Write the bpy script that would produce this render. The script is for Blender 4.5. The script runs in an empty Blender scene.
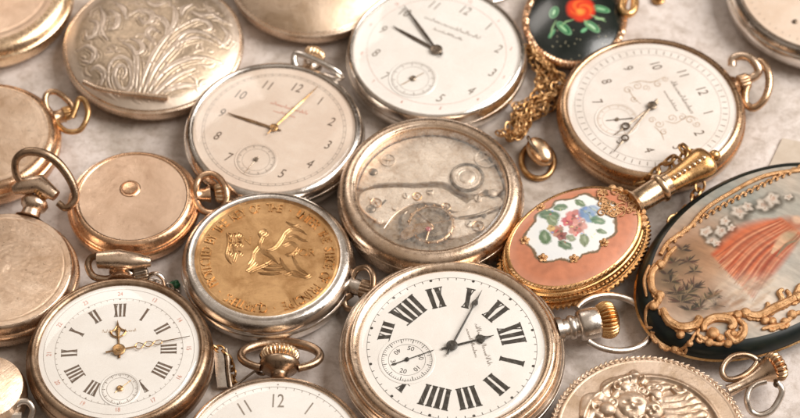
import bpy, bmesh, math, random
import numpy as np
from mathutils import Matrix, Vector, Euler, noise
R = math.radians
PI = math.pi
random.seed(7)
rng = np.random.default_rng(5)
sc = bpy.context.scene
sc.unit_settings.system = 'METRIC'
sc.unit_settings.scale_length = 0.01          # one unit is one centimetre
C = sc.collection

# ------------------------------------------------------------------ camera
ELEV = R(52.7)
FPX = 209 / math.tan(R(5.0))                  # focal length in pixels of the 800 px photograph
DIST = FPX / 42.0
fwd = Vector((0, math.cos(ELEV), -math.sin(ELEV)))
rgt = Vector((1, 0, 0))
upv = Vector((0, math.sin(ELEV), math.cos(ELEV)))
CAM = Vector((0, 0, 0.8)) - fwd * DIST
cd = bpy.data.cameras.new('camera')
cam = bpy.data.objects.new('camera', cd)
C.objects.link(cam)
cam.matrix_world = Matrix.Translation(CAM) @ Matrix((rgt, upv, -fwd)).transposed().to_4x4()
cd.sensor_width = 36
cd.lens = 36 * FPX / 800
cd.clip_start = 1
cd.clip_end = 2000
sc.camera = cam

def ray(u, v):
    return fwd + rgt * ((u - 400) / FPX) - upv * ((v - 209) / FPX)
def at(u, v, z=0.0):
    d = ray(u, v)
    return CAM + d * ((z - CAM.z) / d.z)
def cm(u, v, z, px):
    return px * (at(u, v, z) - CAM).dot(fwd) / FPX
cd.dof.use_dof = True
cd.dof.focus_distance = (at(452, 330, 1.0) - CAM).dot(fwd)
cd.dof.aperture_fstop = 0.17

# ------------------------------------------------------------------ materials
def nodes(m):
    m.use_nodes = True
    nt = m.node_tree
    return nt, nt.nodes, nt.links
def ramp(n, stops):
    r = n.new('ShaderNodeValToRGB')
    e = r.color_ramp.elements
    while len(e) < len(stops): e.new(0.5)
    for k, (p, c) in enumerate(stops):
        e[k].position = p
        e[k].color = (*c, 1) if len(c) == 3 else c
    return r
def noise_node(n, l, co, scale, detail=6, rough=.6, dist=0):
    t = n.new('ShaderNodeTexNoise')
    t.inputs['Scale'].default_value = scale
    t.inputs['Detail'].default_value = detail
    t.inputs['Roughness'].default_value = rough
    t.inputs['Distortion'].default_value = dist
    l.new(co, t.inputs['Vector'])
    return t
def metal(name, c1, c2, rough=.28, scale=1.3, dirt=(.12, .08, .05), dirt_amt=.5, bump=.12, scratch=.5):
    c1 = tuple(min(1, f * x ** 1.05) for f, x in zip((1.03, .99, .95), c1)); c2 = tuple(f * x ** 1.12 for f, x in zip((1.02, .96, .90), c2))
    m = bpy.data.materials.new(name)
    nt, n, l = nodes(m)
    b = n['Principled BSDF']
    tc = n.new('ShaderNodeTexCoord')
    co = tc.outputs['Object']
    n1 = noise_node(n, l, co, scale, 8, .65, .6)
    r1 = ramp(n, [(.36, c2), (.62, c1)])
    l.new(n1.outputs['Fac'], r1.inputs['Fac'])
    n2 = noise_node(n, l, co, scale * 5.5, 9, .75, .3)
    r2 = ramp(n, [(.56, (0, 0, 0)), (.74, (1, 1, 1))])
    l.new(n2.outputs['Fac'], r2.inputs['Fac'])
    mu = n.new('ShaderNodeMath'); mu.operation = 'MULTIPLY'; mu.inputs[1].default_value = dirt_amt
    l.new(r2.outputs['Color'], mu.inputs[0])
    mx = n.new('ShaderNodeMix'); mx.data_type = 'RGBA'
    l.new(mu.outputs[0], mx.inputs['Factor'])
    l.new(r1.outputs['Color'], mx.inputs['A'])
    mx.inputs['B'].default_value = (*dirt, 1)
    l.new(mx.outputs['Result'], b.inputs['Base Color'])
    b.inputs['Metallic'].default_value = 1
    n3 = noise_node(n, l, co, scale * 9, 7, .7)
    mr = n.new('ShaderNodeMapRange')
    mr.inputs['From Min'].default_value = .3; mr.inputs['From Max'].default_value = .7
    mr.inputs['To Min'].default_value = max(.05, rough - .1); mr.inputs['To Max'].default_value = rough + .14
    l.new(n3.outputs['Fac'], mr.inputs['Value'])
    ad = n.new('ShaderNodeMath'); ad.operation = 'MULTIPLY_ADD'; ad.inputs[1].default_value = .35
    l.new(mu.outputs[0], ad.inputs[0]); l.new(mr.outputs[0], ad.inputs[2])
    l.new(ad.outputs[0], b.inputs['Roughness'])
    # fine wear: dents and hairline scratches
    mp = n.new('ShaderNodeMapping'); mp.inputs['Rotation'].default_value = (0, 0, .7); mp.inputs['Scale'].default_value = (3, 70, 3)
    l.new(co, mp.inputs['Vector'])
    n4 = noise_node(n, l, mp.outputs['Vector'], 1.0, 4, .6)
    n5 = noise_node(n, l, co, 22, 6, .7)
    s = n.new('ShaderNodeMath'); s.operation = 'MULTIPLY_ADD'; s.inputs[1].default_value = scratch
    l.new(n4.outputs['Fac'], s.inputs[0]); l.new(n5.outputs['Fac'], s.inputs[2])
    bp = n.new('ShaderNodeBump'); bp.inputs['Strength'].default_value = bump; bp.inputs['Distance'].default_value = .05
    l.new(s.outputs[0], bp.inputs['Height']); l.new(bp.outputs['Normal'], b.inputs['Normal'])
    return m
def paint(name, c1, c2=None, rough=.35, scale=2, coat=0, metallic=0, bump=0, bscale=20, stops=(.4, .65)):
    m = bpy.data.materials.new(name)
    nt, n, l = nodes(m)
    b = n['Principled BSDF']
    b.inputs['Roughness'].default_value = rough
    b.inputs['Metallic'].default_value = metallic
    b.inputs['Coat Weight'].default_value = coat
    b.inputs['Coat Roughness'].default_value = .06
    tc = n.new('ShaderNodeTexCoord')
    n1 = noise_node(n, l, tc.outputs['Object'], scale, 8, .65, .4)
    r1 = ramp(n, [(stops[0], c2 or c1), (stops[1], c1)])
    l.new(n1.outputs['Fac'], r1.inputs['Fac'])
    l.new(r1.outputs['Color'], b.inputs['Base Color'])
    if bump:
        n5 = noise_node(n, l, tc.outputs['Object'], bscale, 6, .7)
        bp = n.new('ShaderNodeBump'); bp.inputs['Strength'].default_value = bump; bp.inputs['Distance'].default_value = .05
        l.new(n5.outputs['Fac'], bp.inputs['Height']); l.new(bp.outputs['Normal'], b.inputs['Normal'])
    if name.startswith('dark_blue'): b.inputs['Specular IOR Level'].default_value = .3
    return m
def attr_mat(name, rough=.3, coat=.6, metallic=0):
    m = bpy.data.materials.new(name)
    nt, n, l = nodes(m)
    b = n['Principled BSDF']
    a = n.new('ShaderNodeAttribute'); a.attribute_name = 'Col'
    l.new(a.outputs['Color'], b.inputs['Base Color'])
    b.inputs['Roughness'].default_value = rough
    b.inputs['Coat Weight'].default_value = coat
    b.inputs['Coat Roughness'].default_value = .08
    b.inputs['Metallic'].default_value = metallic
    tc = n.new('ShaderNodeTexCoord')
    n5 = noise_node(n, l, tc.outputs['Object'], 14, 6, .7)
    bp = n.new('ShaderNodeBump'); bp.inputs['Strength'].default_value = .1; bp.inputs['Distance'].default_value = .05
    l.new(n5.outputs['Fac'], bp.inputs['Height']); l.new(bp.outputs['Normal'], b.inputs['Normal'])
    return m
def glass_mat(name='crystal_glass', haze=.22, lo=.5):
    m = bpy.data.materials.new(name)
    nt, n, l = nodes(m)
    n.remove(n['Principled BSDF'])
    out = n['Material Output']
    tr = n.new('ShaderNodeBsdfTransparent'); tr.inputs['Color'].default_value = (.97, .965, .95, 1)
    gl = n.new('ShaderNodeBsdfGlossy'); gl.inputs['Roughness'].default_value = .05
    df = n.new('ShaderNodeBsdfDiffuse'); df.inputs['Color'].default_value = (.85, .8, .72, 1)
    tc = n.new('ShaderNodeTexCoord')
    d = noise_node(n, l, tc.outputs['Object'], 7, 10, .8, .5)
    dr = ramp(n, [(lo, (0, 0, 0)), (.82, (haze, haze, haze))])
    l.new(d.outputs['Fac'], dr.inputs['Fac'])
    # hairline scratches in two directions
    add = dr.outputs['Color']
    for rz, seed in ((.5, 0), (2.1, 7)):
        mp = n.new('ShaderNodeMapping'); mp.inputs['Rotation'].default_value = (0, 0, rz); mp.inputs['Scale'].default_value = (.5, 26, .5); mp.inputs['Location'].default_value = (seed, seed, 0)
        l.new(tc.outputs['Object'], mp.inputs['Vector'])
        sn = noise_node(n, l, mp.outputs['Vector'], 1.3, 3, .6, .3)
        sr = ramp(n, [(.69, (0, 0, 0)), (.76, (.16 + haze * .5,) * 3)])
        l.new(sn.outputs['Fac'], sr.inputs['Fac'])
        ad = n.new('ShaderNodeMath'); ad.operation = 'ADD'; ad.use_clamp = True
        l.new(add, ad.inputs[0]); l.new(sr.outputs['Color'], ad.inputs[1]); add = ad.outputs[0]
    md = n.new('ShaderNodeMixShader')
    l.new(add, md.inputs['Fac']); l.new(tr.outputs[0], md.inputs[1]); l.new(df.outputs[0], md.inputs[2])
    fr = n.new('ShaderNodeFresnel'); fr.inputs['IOR'].default_value = 1.5
    mx = n.new('ShaderNodeMixShader')
    ge = n.new('ShaderNodeNewGeometry'); iv = n.new('ShaderNodeMath'); iv.operation = 'MULTIPLY_ADD'; iv.inputs[1].default_value = -1; iv.inputs[2].default_value = 1
    l.new(ge.outputs['Backfacing'], iv.inputs[0])
    ml = n.new('ShaderNodeMath'); ml.operation = 'MULTIPLY'; l.new(fr.outputs[0], ml.inputs[0]); l.new(iv.outputs[0], ml.inputs[1])
    l.new(ml.outputs[0], mx.inputs['Fac']); l.new(md.outputs[0], mx.inputs[1]); l.new(gl.outputs[0], mx.inputs[2])
    l.new(mx.outputs[0], out.inputs['Surface'])
    return m

M = dict(
    silver=metal('worn_silver', (.74, .70, .66), (.52, .47, .42), .30, 1.1, dirt=(.16, .11, .07), dirt_amt=.55),
    bright=metal('bright_nickel', (.82, .80, .78), (.66, .62, .58), .18, 1.0, dirt=(.25, .2, .15), dirt_amt=.35, bump=.08),
    tarnish=metal('tarnished_silver', (.50, .38, .28), (.27, .18, .115), .30, 1.2, dirt=(.10, .06, .035), dirt_amt=.6),
    brown=metal('brown_gold', (.66, .47, .32), (.42, .28, .17), .26, 1.2, dirt=(.12, .07, .04), dirt_amt=.5),
    champagne=metal('champagne_silver', (.80, .66, .54), (.64, .50, .38), .26, 1.0, dirt=(.2, .13, .08), dirt_amt=.42),
    satin=metal('satin_champagne', (.70, .57, .45), (.53, .41, .30), .42, 1.0, dirt=(.2, .13, .08), dirt_amt=.45, bump=.2),
    worn=metal('scuffed_silver', (.86, .70, .56), (.66, .50, .37), .34, 1.0, dirt=(.24, .15, .09), dirt_amt=.6, bump=.26, scratch=2.4),
    rose=metal('rose_gold', (.82, .58, .40), (.58, .38, .25), .22, 1.0, dirt=(.25, .13, .08), dirt_amt=.4),
    rosesat=metal('satin_rose_gold', (.70, .54, .42), (.56, .42, .32), .36, .8, dirt=(.3, .18, .12), dirt_amt=.4, bump=.15),
    gold=metal('yellow_gold', (.80, .52, .26), (.50, .30, .13), .27, 1.6, dirt=(.15, .07, .03), dirt_amt=.5),
    oldgold=metal('old_gold', (.66, .44, .23), (.38, .22, .09), .3, 3, dirt=(.10, .05, .02), dirt_amt=.6),
    palegold=metal('pale_gold', (.90, .72, .52), (.74, .54, .36), .25, 1, dirt=(.3, .2, .1), dirt_amt=.3),
    brass=metal('stamped_brass', (.64, .42, .22), (.44, .27, .13), .40, 1.6, dirt=(.30, .13, .04), dirt_amt=.55, bump=.2),
    scroll=metal('matt_gilding', (.74, .48, .27), (.46, .27, .13), .38, 4, dirt=(.10, .05, .02), dirt_amt=.8, bump=.6),
    base=metal('dark_movement_floor', (.50, .41, .32), (.30, .23, .17), .45, 2, dirt_amt=.7),
    steel=metal('dark_steel', (.32, .27, .22), (.16, .12, .09), .3, 3, dirt_amt=.4),
    relief=metal('cast_silver', (.68, .56, .46), (.52, .41, .31), .46, 1.6, dirt=(.13, .08, .05), dirt_amt=.5, bump=.2),
    plate=metal('frosted_movement_plate', (.84, .76, .68), (.58, .49, .41), .42, 1.9, dirt=(.24, .16, .10), dirt_amt=.7, bump=.3),
    enamel=paint('white_enamel', (.84, .81, .785), (.79, .75, .715), .25, .8, .5),
    cream=paint('cream_dial', (.72, .60, .51), (.65, .52, .43), .4, 1.1, .2),
    creamy=paint('pinkish_dial', (.74, .60, .50), (.66, .51, .40), .45, 1.0, .1),
    chrono=paint('silvered_dial', (.80, .745, .71), (.73, .665, .62), .4, 1.0, .2),
    ink=paint('black_ink', (.022, .018, .014), (.035, .028, .02), .4, 4),
    brownink=paint('brown_ink', (.085, .055, .035), (.14, .09, .06), .5, 4),
    greyink=paint('faded_ink', (.17, .135, .11), (.28, .23, .19), .5, 4),
    redink=paint('red_ink', (.52, .16, .10), (.62, .28, .2), .5, 4),
    goldink=paint('gold_ink', (.42, .30, .20), (.55, .42, .32), .4, 4),
    black=paint('black_enamel', (.006, .008, .007), (.01, .012, .01), .12, 2, 1),
    navy=paint('dark_blue_enamel', (.003, .006, .008), (.010, .014, .010), .38, 2, .0),
    green=paint('green_bead', (.03, .22, .08), (.02, .10, .05), .3, 8),
    card=paint('beige_card', (.52, .44, .36), (.46, .38, .30), .7, 3, bump=.1),
    glass=glass_mat(), hazy=glass_mat('scratched_hazy_crystal', .40, .37),
    art=attr_mat('painted_enamel', .4, .2),
)

# ------------------------------------------------------------------ mesh builder
class MB:
    def __init__(s):
        s.v = []; s.f = []
    def add(s, vs, fs):
        o = len(s.v)
        s.v += [tuple(p) for p in vs]
        s.f += [tuple(i + o for i in f) for f in fs]
    def lathe(s, prof, segs=128, sx=1, sy=1, cx=0, cy=0, cap0=False, cap1=False, mod=None, mat=None):
        vs, fs = [], []
        n = len(prof)
        for (r, z) in prof:
            for k in range(segs):
                a = 2 * PI * k / segs
                rr = r * (mod(a, r, z) if mod else 1)
                vs.append((cx + rr * math.cos(a) * sx, cy + rr * math.sin(a) * sy, z))
        for i in range(n - 1):
            for k in range(segs):
                k2 = (k + 1) % segs
                fs.append((i * segs + k, i * segs + k2, (i + 1) * segs + k2, (i + 1) * segs + k))
        if cap0: fs.append(tuple(reversed(range(segs))))
        if cap1: fs.append(tuple((n - 1) * segs + k for k in range(segs)))
        if mat is not None: vs = [mat @ Vector(p) for p in vs]
        s.add(vs, fs); return s
    def tube(s, pts, r, closed=False, segs=10, caps=True):
        pts = [Vector(p) for p in pts]
        n = len(pts)
        rr = r if isinstance(r, (list, tuple)) else [r] * n
        vs, fs = [], []
        prev = None
        for i in range(n):
            a = pts[i - 1] if (i > 0 or closed) else pts[i]
            b = pts[(i + 1) % n] if (i < n - 1 or closed) else pts[i]
            t = (b - a)
            if t.length < 1e-9: t = Vector((0, 0, 1))
            t.normalize()
            if prev is None:
                up = Vector((0, 0, 1)) if abs(t.z) < .9 else Vector((1, 0, 0))
                x = t.cross(up).normalized()
            else:
                x = (prev - t * prev.dot(t))
                if x.length < 1e-6: x = t.cross(Vector((0, 0, 1)))
                x.normalize()
            prev = x
            y = t.cross(x)
            for k in range(segs):
                an = 2 * PI * k / segs
                vs.append(pts[i] + (x * math.cos(an) + y * math.sin(an)) * rr[i])
        m = n if closed else n - 1
        for i in range(m):
            j = (i + 1) % n
            for k in range(segs):
                k2 = (k + 1) % segs
                fs.append((i * segs + k, j * segs + k, j * segs + k2, i * segs + k2))
        if not closed and caps:
            fs.append(tuple(range(segs)))
            fs.append(tuple(reversed([(n - 1) * segs + k for k in range(segs)])))
        s.add(vs, fs); return s
    def ribbon(s, pts, w, z, h=0.0, zf=None, taper=False):
        # flat or low-ridged stroke lying on a surface of height z (or zf(x,y))
        n = len(pts)
        ww = w if isinstance(w, (list, tuple)) else [w] * n
        if taper: ww = [ww[i] * (.15 + .85 * math.sin(PI * (i + .3) / (n - .4)) ** .6) for i in range(n)]
        vs, fs = [], []
        for i in range(n):
            a = pts[max(0, i - 1)]; b = pts[min(n - 1, i + 1)]
            tx, ty = b[0] - a[0], b[1] - a[1]
            L = math.hypot(tx, ty) or 1
            nx, ny = -ty / L, tx / L
            for q, hh in ((-1, 0), (0, h), (1, 0)):
                x = pts[i][0] + nx * q * ww[i] / 2; y = pts[i][1] + ny * q * ww[i] / 2
                vs.append((x, y, (zf(x, y) if zf else z) + hh))
        for i in range(n - 1):
            for q in (0, 1):
                fs.append((i * 3 + q, (i + 1) * 3 + q, (i + 1) * 3 + q + 1, i * 3 + q + 1)[::-1])
        s.add(vs, fs); return s
    def slab(s, pts, z0, z1, bev=0.0):
        n = len(pts)
        cx = sum(p[0] for p in pts) / n; cy = sum(p[1] for p in pts) / n
        vs = [(p[0], p[1], z0) for p in pts]
        vs += [(p[0], p[1], z1 - bev) for p in pts]
        top = []
        for i in range(n):
            a = pts[i - 1]; b = pts[(i + 1) % n]
            tx, ty = b[0] - a[0], b[1] - a[1]; L = math.hypot(tx, ty) or 1
            top.append((pts[i][0] - ty / L * bev, pts[i][1] + tx / L * bev, z1))
        vs += top
        fs = []
        for r_ in (0, 1):
            for i in range(n):
                j = (i + 1) % n
                fs.append((r_ * n + i, r_ * n + j, (r_ + 1) * n + j, (r_ + 1) * n + i))
        fs.append(tuple(2 * n + i for i in range(n)))
        s.add(vs, fs); return s
    def ball(s, c, r, sx=1, sy=1, sz=1, rot=0, segs=12, rings=8):
        vs, fs = [], []
        for i in range(rings + 1):
            th = PI * i / rings
            for k in range(segs):
                a = 2 * PI * k / segs
                x = r * sx * math.sin(th) * math.cos(a); y = r * sy * math.sin(th) * math.sin(a)
                vs.append((c[0] + x * math.cos(rot) - y * math.sin(rot), c[1] + x * math.sin(rot) + y * math.cos(rot), c[2] + r * sz * math.cos(th)))
        for i in range(rings):
            for k in range(segs):
                k2 = (k + 1) % segs
                fs.append((i * segs + k, (i + 1) * segs + k, (i + 1) * segs + k2, i * segs + k2))
        s.add(vs, fs); return s
    def quad(s, a, b, c, d, z):
        s.add([(*a, z), (*b, z), (*c, z), (*d, z)], [(0, 1, 2, 3)]); return s
    def text(s, body, size, x, y, z, rot=0, sxy=(1, 1), shear=0, ext=0):
        vs, fs = text_mesh(body, shear, ext, size)
        ca, sa = math.cos(rot), math.sin(rot)
        out = []
        for (a, b, c) in vs:
            a, b = a * size * sxy[0], b * size * sxy[1]
            out.append((x + a * ca - b * sa, y + a * sa + b * ca, z + c))
        s.add(out, fs); return s
    def build(s, name, mat, parent=None, angle=35, label=None):
        me = bpy.data.meshes.new(name)
        me.from_pydata(s.v, [], s.f)
        bm = bmesh.new(); bm.from_mesh(me)
        bmesh.ops.remove_doubles(bm, verts=bm.verts, dist=1e-5)
        bmesh.ops.recalc_face_normals(bm, faces=bm.faces)
        bm.to_mesh(me); bm.free()
        for p in me.polygons: p.use_smooth = True
        me.set_sharp_from_angle(angle=R(angle))
        me.materials.append(mat)
        o = bpy.data.objects.new(name, me)
        C.objects.link(o)
        if parent: o.parent = parent
        if label: o['label'] = label
        return o
_tc = {}
def text_mesh(body, shear, ext, size):
    key = (body, shear, ext)
    if key not in _tc:
        cu = bpy.data.curves.new('glyph', 'FONT')
        cu.body = body; cu.align_x = 'CENTER'; cu.align_y = 'CENTER'; cu.shear = shear; cu.size = 1
        cu.resolution_u = 3; cu.extrude = ext / size if ext else 0
        ob = bpy.data.objects.new('glyph', cu); C.objects.link(ob)
        me = ob.to_mesh()
        vs = [tuple(v.co) for v in me.vertices]; fs = [tuple(p.vertices) for p in me.polygons]
        ob.to_mesh_clear()
        bpy.data.objects.remove(ob); bpy.data.curves.remove(cu)
        _tc[key] = (vs, fs)
    vs, fs = _tc[key]
    if ext: vs = [(a, b, c * size) for a, b, c in vs]
    return vs, fs

def grid_disc(name, zf, rx, ry, mat, parent, nr=120, nt=360, colf=None, r0=0.0):
    """polar grid with numpy height field zf(X,Y) and optional colour function"""
    rr = np.linspace(r0, 1, nr + 1)[:, None] if r0 else np.linspace(0.002, 1, nr + 1)[:, None]
    th = np.linspace(0, 2 * PI, nt, endpoint=False)[None, :]
    X = (rr * np.cos(th) * rx); Y = (rr * np.sin(th) * ry)
    Z = zf(X, Y)
    V = np.stack([X, Y, Z], -1).reshape(-1, 3)
    i = np.arange(nr)[:, None] * nt; k = np.arange(nt)[None, :]; k2 = (k + 1) % nt
    Fq = np.stack([i + k, i + nt + k, i + nt + k2, i + k2], -1).reshape(-1, 4)
    faces = Fq.tolist()
    if not r0: faces.append(list(range(nt)))
    me = bpy.data.meshes.new(name)
    me.from_pydata(V.tolist(), [], faces)
    for p in me.polygons: p.use_smooth = True
    if colf is not None:
        col = colf(X, Y).reshape(-1, 3)
        a = me.color_attributes.new('Col', 'FLOAT_COLOR', 'POINT')
        rgba = np.concatenate([col, np.ones((len(col), 1))], 1).astype(np.float32)
        a.data.foreach_set('color', rgba.ravel())
    me.materials.append(mat)
    o = bpy.data.objects.new(name, me); C.objects.link(o)
    if parent: o.parent = parent
    return o

def vnoise(X, Y, s, seed=0):
    """smooth value noise in [0,1]"""
    g = np.random.default_rng(seed).random((64, 64))
    x = X * s + 100.3; y = Y * s + 100.7
    xi = np.floor(x).astype(int); yi = np.floor(y).astype(int)
    fx = x - xi; fy = y - yi
    fx = fx * fx * (3 - 2 * fx); fy = fy * fy * (3 - 2 * fy)
    a = g[xi % 64, yi % 64]; b = g[(xi + 1) % 64, yi % 64]; c = g[xi % 64, (yi + 1) % 64]; d = g[(xi + 1) % 64, (yi + 1) % 64]
    return (a * (1 - fx) + b * fx) * (1 - fy) + (c * (1 - fx) + d * fx) * fy
def fbm(X, Y, s, seed=0, o=4):
    t = 0; a = 1; w = 0
    for k in range(o):
        t = t + a * vnoise(X, Y, s, seed + k); w += a; a *= .55; s *= 2.1
    return t / w
def cat(pts, n=8, closed=False):
    """Catmull-Rom through points"""
    P = [tuple(p) for p in pts]
    if closed: P = [P[-1]] + P + [P[0], P[1]]
    else:
        P = [tuple(2 * a - b for a, b in zip(P[0], P[1]))] + P + [tuple(2 * a - b for a, b in zip(P[-1], P[-2]))]
    out = []
    for i in range(1, len(P) - 2):
        for k in range(n):
            t = k / n
            out.append(tuple(.5 * (2 * p1 + (p2 - p0) * t + (2 * p0 - 5 * p1 + 4 * p2 - p3) * t * t + (3 * p1 - p0 - 3 * p2 + p3) * t ** 3)
                             for p0, p1, p2, p3 in zip(P[i - 1], P[i], P[i + 1], P[i + 2])))
    if not closed: out.append(P[-2])
    return out
def dist_curve(X, Y, pts):
    """minimum distance of the grid points to a polyline, with position along it"""
    best = np.full(X.shape, 1e9); tt = np.zeros(X.shape)
    n = len(pts) - 1
    for i in range(n):
        ax, ay = pts[i][:2]; bx, by = pts[i + 1][:2]
        dx, dy = bx - ax, by - ay
        L2 = dx * dx + dy * dy + 1e-12
        t = np.clip(((X - ax) * dx + (Y - ay) * dy) / L2, 0, 1)
        d = np.hypot(X - ax - t * dx, Y - ay - t * dy)
        m = d < best
        best = np.where(m, d, best); tt = np.where(m, (i + t) / n, tt)
    return best, tt

# ------------------------------------------------------------------ things
def tag(o, label, catg, group=None, kind=None):
    if label: o['label'] = label
    if catg: o['category'] = catg
    if group: o['group'] = group
    if kind: o['kind'] = kind
    return o
def frame(u, v, z, toward=None, rot=None, tilt=(0, 0), lift=0.0):
    """matrix of a thing whose local point (0,0,z) is seen at pixel (u,v) of the photograph;
    local +Y points towards pixel `toward`; tilt in degrees about world x and y"""
    zw = z + lift
    p = at(u, v, zw)
    if toward: 
        q = at(toward[0], toward[1], zw)
        ang = math.atan2(q.y - p.y, q.x - p.x) - PI / 2
    else: ang = R(rot or 0)
    rot3 = Matrix.Rotation(R(tilt[0]), 4, 'X') @ Matrix.Rotation(R(tilt[1]), 4, 'Y') @ Matrix.Rotation(ang, 4, 'Z')
    loc = p - rot3.to_3x3() @ Vector((0, 0, z))
    return Matrix.Translation(loc) @ rot3
def thing(name, Mx, label, catg, group=None):
    o = bpy.data.objects.new(name, None); C.objects.link(o)
    o.empty_display_size = .5
    o.matrix_world = Mx
    return tag(o, label, catg, group)
def L(Mx, u, v, z):
    """pixel (u,v) -> local (x,y) on the local plane z"""
    inv = Mx.inverted()
    o = inv @ CAM; d = inv.to_3x3() @ ray(u, v)
    p = o + d * ((z - o.z) / d.z)
    return (p.x, p.y)
G = 'pocket watches heaped on the table'

# ------------------------------------------------------------------ watch pieces
def profile_case(Ro, zw, flat=.62):
    p = cat([(flat * Ro, 0.0), (.80 * Ro, .05 * zw), (.92 * Ro, .24 * zw), (.98 * Ro, .58 * zw), (Ro, zw)], 5)
    return [(0.0, 0.0)] + p
def case_body(root, Ro, zw, mat, extra=None, name='case', flat=.62):
    m = MB(); m.lathe(profile_case(Ro, zw, flat) + (extra or []), 144)
    return m.build(name, mat, root)
def ring(root, prof, mat, name='bezel', segs=144, mod=None, angle=40):
    m = MB(); m.lathe(prof, segs, mod=mod)
    return m.build(name, mat, root, angle)
YAX = Matrix.Rotation(-PI / 2, 4, 'X')
def neck(root, y0, zn, prof, mat, yaw=0, up=0, name='pendant_neck'):
    Mt = Matrix.Translation((0, y0, zn)) @ Matrix.Rotation(yaw, 4, 'Z') @ Matrix.Rotation(up, 4, 'X') @ YAX
    m = MB(); m.lathe(prof, 40, cap0=True, cap1=True, mat=Mt)
    return m.build(name, mat, root, 50)
def crown(root, y0, zn, r, ln, mat, n=22, yaw=0, up=0, depth=.055, shape='onion', name='crown'):
    Mt = Matrix.Translation((0, y0, zn)) @ Matrix.Rotation(yaw, 4, 'Z') @ Matrix.Rotation(up, 4, 'X') @ YAX
    if shape == 'onion':
        pf = cat([(.60 * r, 0), (.82 * r, .10 * ln), (.97 * r, .34 * ln), (r, .55 * ln), (.90 * r, .80 * ln), (.62 * r, .95 * ln), (.3 * r, ln)], 4)
    else:
        pf = [(.8 * r, 0), (.96 * r, .06 * ln), (r, .15 * ln), (r, .8 * ln), (.95 * r, .9 * ln), (.8 * r, .97 * ln), (.55 * r, ln)]
    def mod(a, rr, z):
        k = min(1, max(0, (rr / r - .5) / .3))
        return 1 + depth * k * (abs(math.cos(n * a / 2)) * 2 - 1.2)
    m = MB(); m.lathe(pf, n * 8, cap0=True, cap1=True, mod=mod, mat=Mt)
    return m.build(name, mat, root, 60)
def bow(root, yp, zp, bx, by, wire, mat, tilt=0, gap=40, yaw=0, x0=0, thick=1.25, name='bow', pinch=0):
    pts, rr = [], []
    n = 56
    a0, a1 = R(-90 + gap), R(270 - gap)
    ylow = by * math.sin(a0)
    for i in range(n + 1):
        a = a0 + (a1 - a0) * i / n
        x = bx * math.cos(a); y = by * math.sin(a) - ylow
        p = Matrix.Rotation(R(yaw), 3, 'Z') @ (Matrix.Rotation(R(tilt), 3, 'X') @ Vector((x, y, 0)))
        pts.append((p.x + x0, p.y + yp, p.z + zp))
        rr.append(wire * (1 + (thick - 1) * math.sin(PI * i / n) ** 2))
    rr[0] = rr[-1] = wire * 1.1
    m = MB(); m.tube(pts, rr, segs=14)
    return m.build(name, mat, root, 60)
def bow_px(root, Mx, pts, wire, mat, closed=False, name='bow', n=8, thick=1.0):
    """bow through photographed points, each (u,v,local z)"""
    P = [(*L(Mx, u, v, z), z) for u, v, z in pts]
    P = cat(P, n, closed)
    m = MB()
    k = len(P)
    rr = [wire * (1 + (thick - 1) * math.sin(PI * i / (k - 1)) ** 2) for i in range(k)] if not closed else wire
    m.tube(P, rr, closed=closed, segs=14)
    return m.build(name, mat, root, 60)

def roman(m, s, ang, r0, r1, wt, wn, z, serif=True, gapf=.55):
    """roman numeral with its foot towards the centre; ang clockwise from 12 in radians"""
    elems = []
    x = 0
    gp = wt * gapf
    for ch in s:
        if ch == 'I': elems.append(('I', x, wt)); x += wt + gp
        elif ch == 'V': elems.append(('V', x, wt * 1.55)); x += wt * 1.55 + gp * .8
        elif ch == 'X': elems.append(('X', x, wt * 1.5)); x += wt * 1.5 + gp * .8
    W = x - gp
    rm = (r0 + r1) / 2
    def P(lx, r):
        f = .55 + .45 * r / rm
        lx = (lx - W / 2) * f
        a = PI / 2 - ang
        cx, cy = math.cos(a) * r, math.sin(a) * r
        return (cx + math.sin(a) * lx, cy - math.cos(a) * lx)
    def bar(xa, xb, ra, rb, w, zz=0):
        m.add([(*P(xa, ra), z + zz), (*P(xa + w, ra), z + zz), (*P(xb + w, rb), z + zz), (*P(xb, rb), z + zz)], [(0, 1, 2, 3)])
    sr = (r1 - r0) * .055
    for t, lx, w in elems:
        if t == 'I': bar(lx, lx, r0 + sr, r1 - sr, wt)
        elif t == 'V':
            bar(lx + w * .45, lx, r0 + sr, r1 - sr, wt * .95)
            bar(lx + w * .58, lx + w - wn, r0 + sr, r1 - sr, wn, .0006)
        else:
            bar(lx + w - wt * .95, lx, r0 + sr, r1 - sr, wt * .95)
            bar(lx, lx + w - wn, r0 + sr, r1 - sr, wn, .0006)
        if serif:
            bar(lx - wt * .16, lx - wt * .16, r0, r0 + sr * 1.0, w + wt * .32, .0012)
            bar(lx - wt * .16, lx - wt * .16, r1 - sr * 1.0, r1, w + wt * .32, .0012)
def pol(r, ang):
    a = PI / 2 - ang
    return (r * math.cos(a), r * math.sin(a))
def ticks(m, r0, r1, w, z, n=60, skip=0):
    for k in range(n):
        if skip and k % skip == 0: continue
        a = 2 * PI * k / n
        p, q = pol(r0, a), pol(r1, a)
        m.ribbon([p, q], w, z)
def circle(m, r, w, z, cx=0, cy=0, n=96):
    vs, fs = [], []
    for k in range(n):
        a = 2 * PI * k / n
        for rr in (r - w / 2, r + w / 2): vs.append((cx + rr * math.cos(a), cy + rr * math.sin(a), z))
    for k in range(n):
        j = (k + 1) % n
        fs.append((2 * k, 2 * k + 1, 2 * j + 1, 2 * j))
    m.add(vs, fs)
def dots(m, r, s, z, n=12, n2=10):
    for k in range(n):
        c = pol(r, 2 * PI * k / n)
        m.add([(c[0] + s * math.cos(2 * PI * i / n2), c[1] + s * math.sin(2 * PI * i / n2), z) for i in range(n2)], [tuple(range(n2))])
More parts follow.
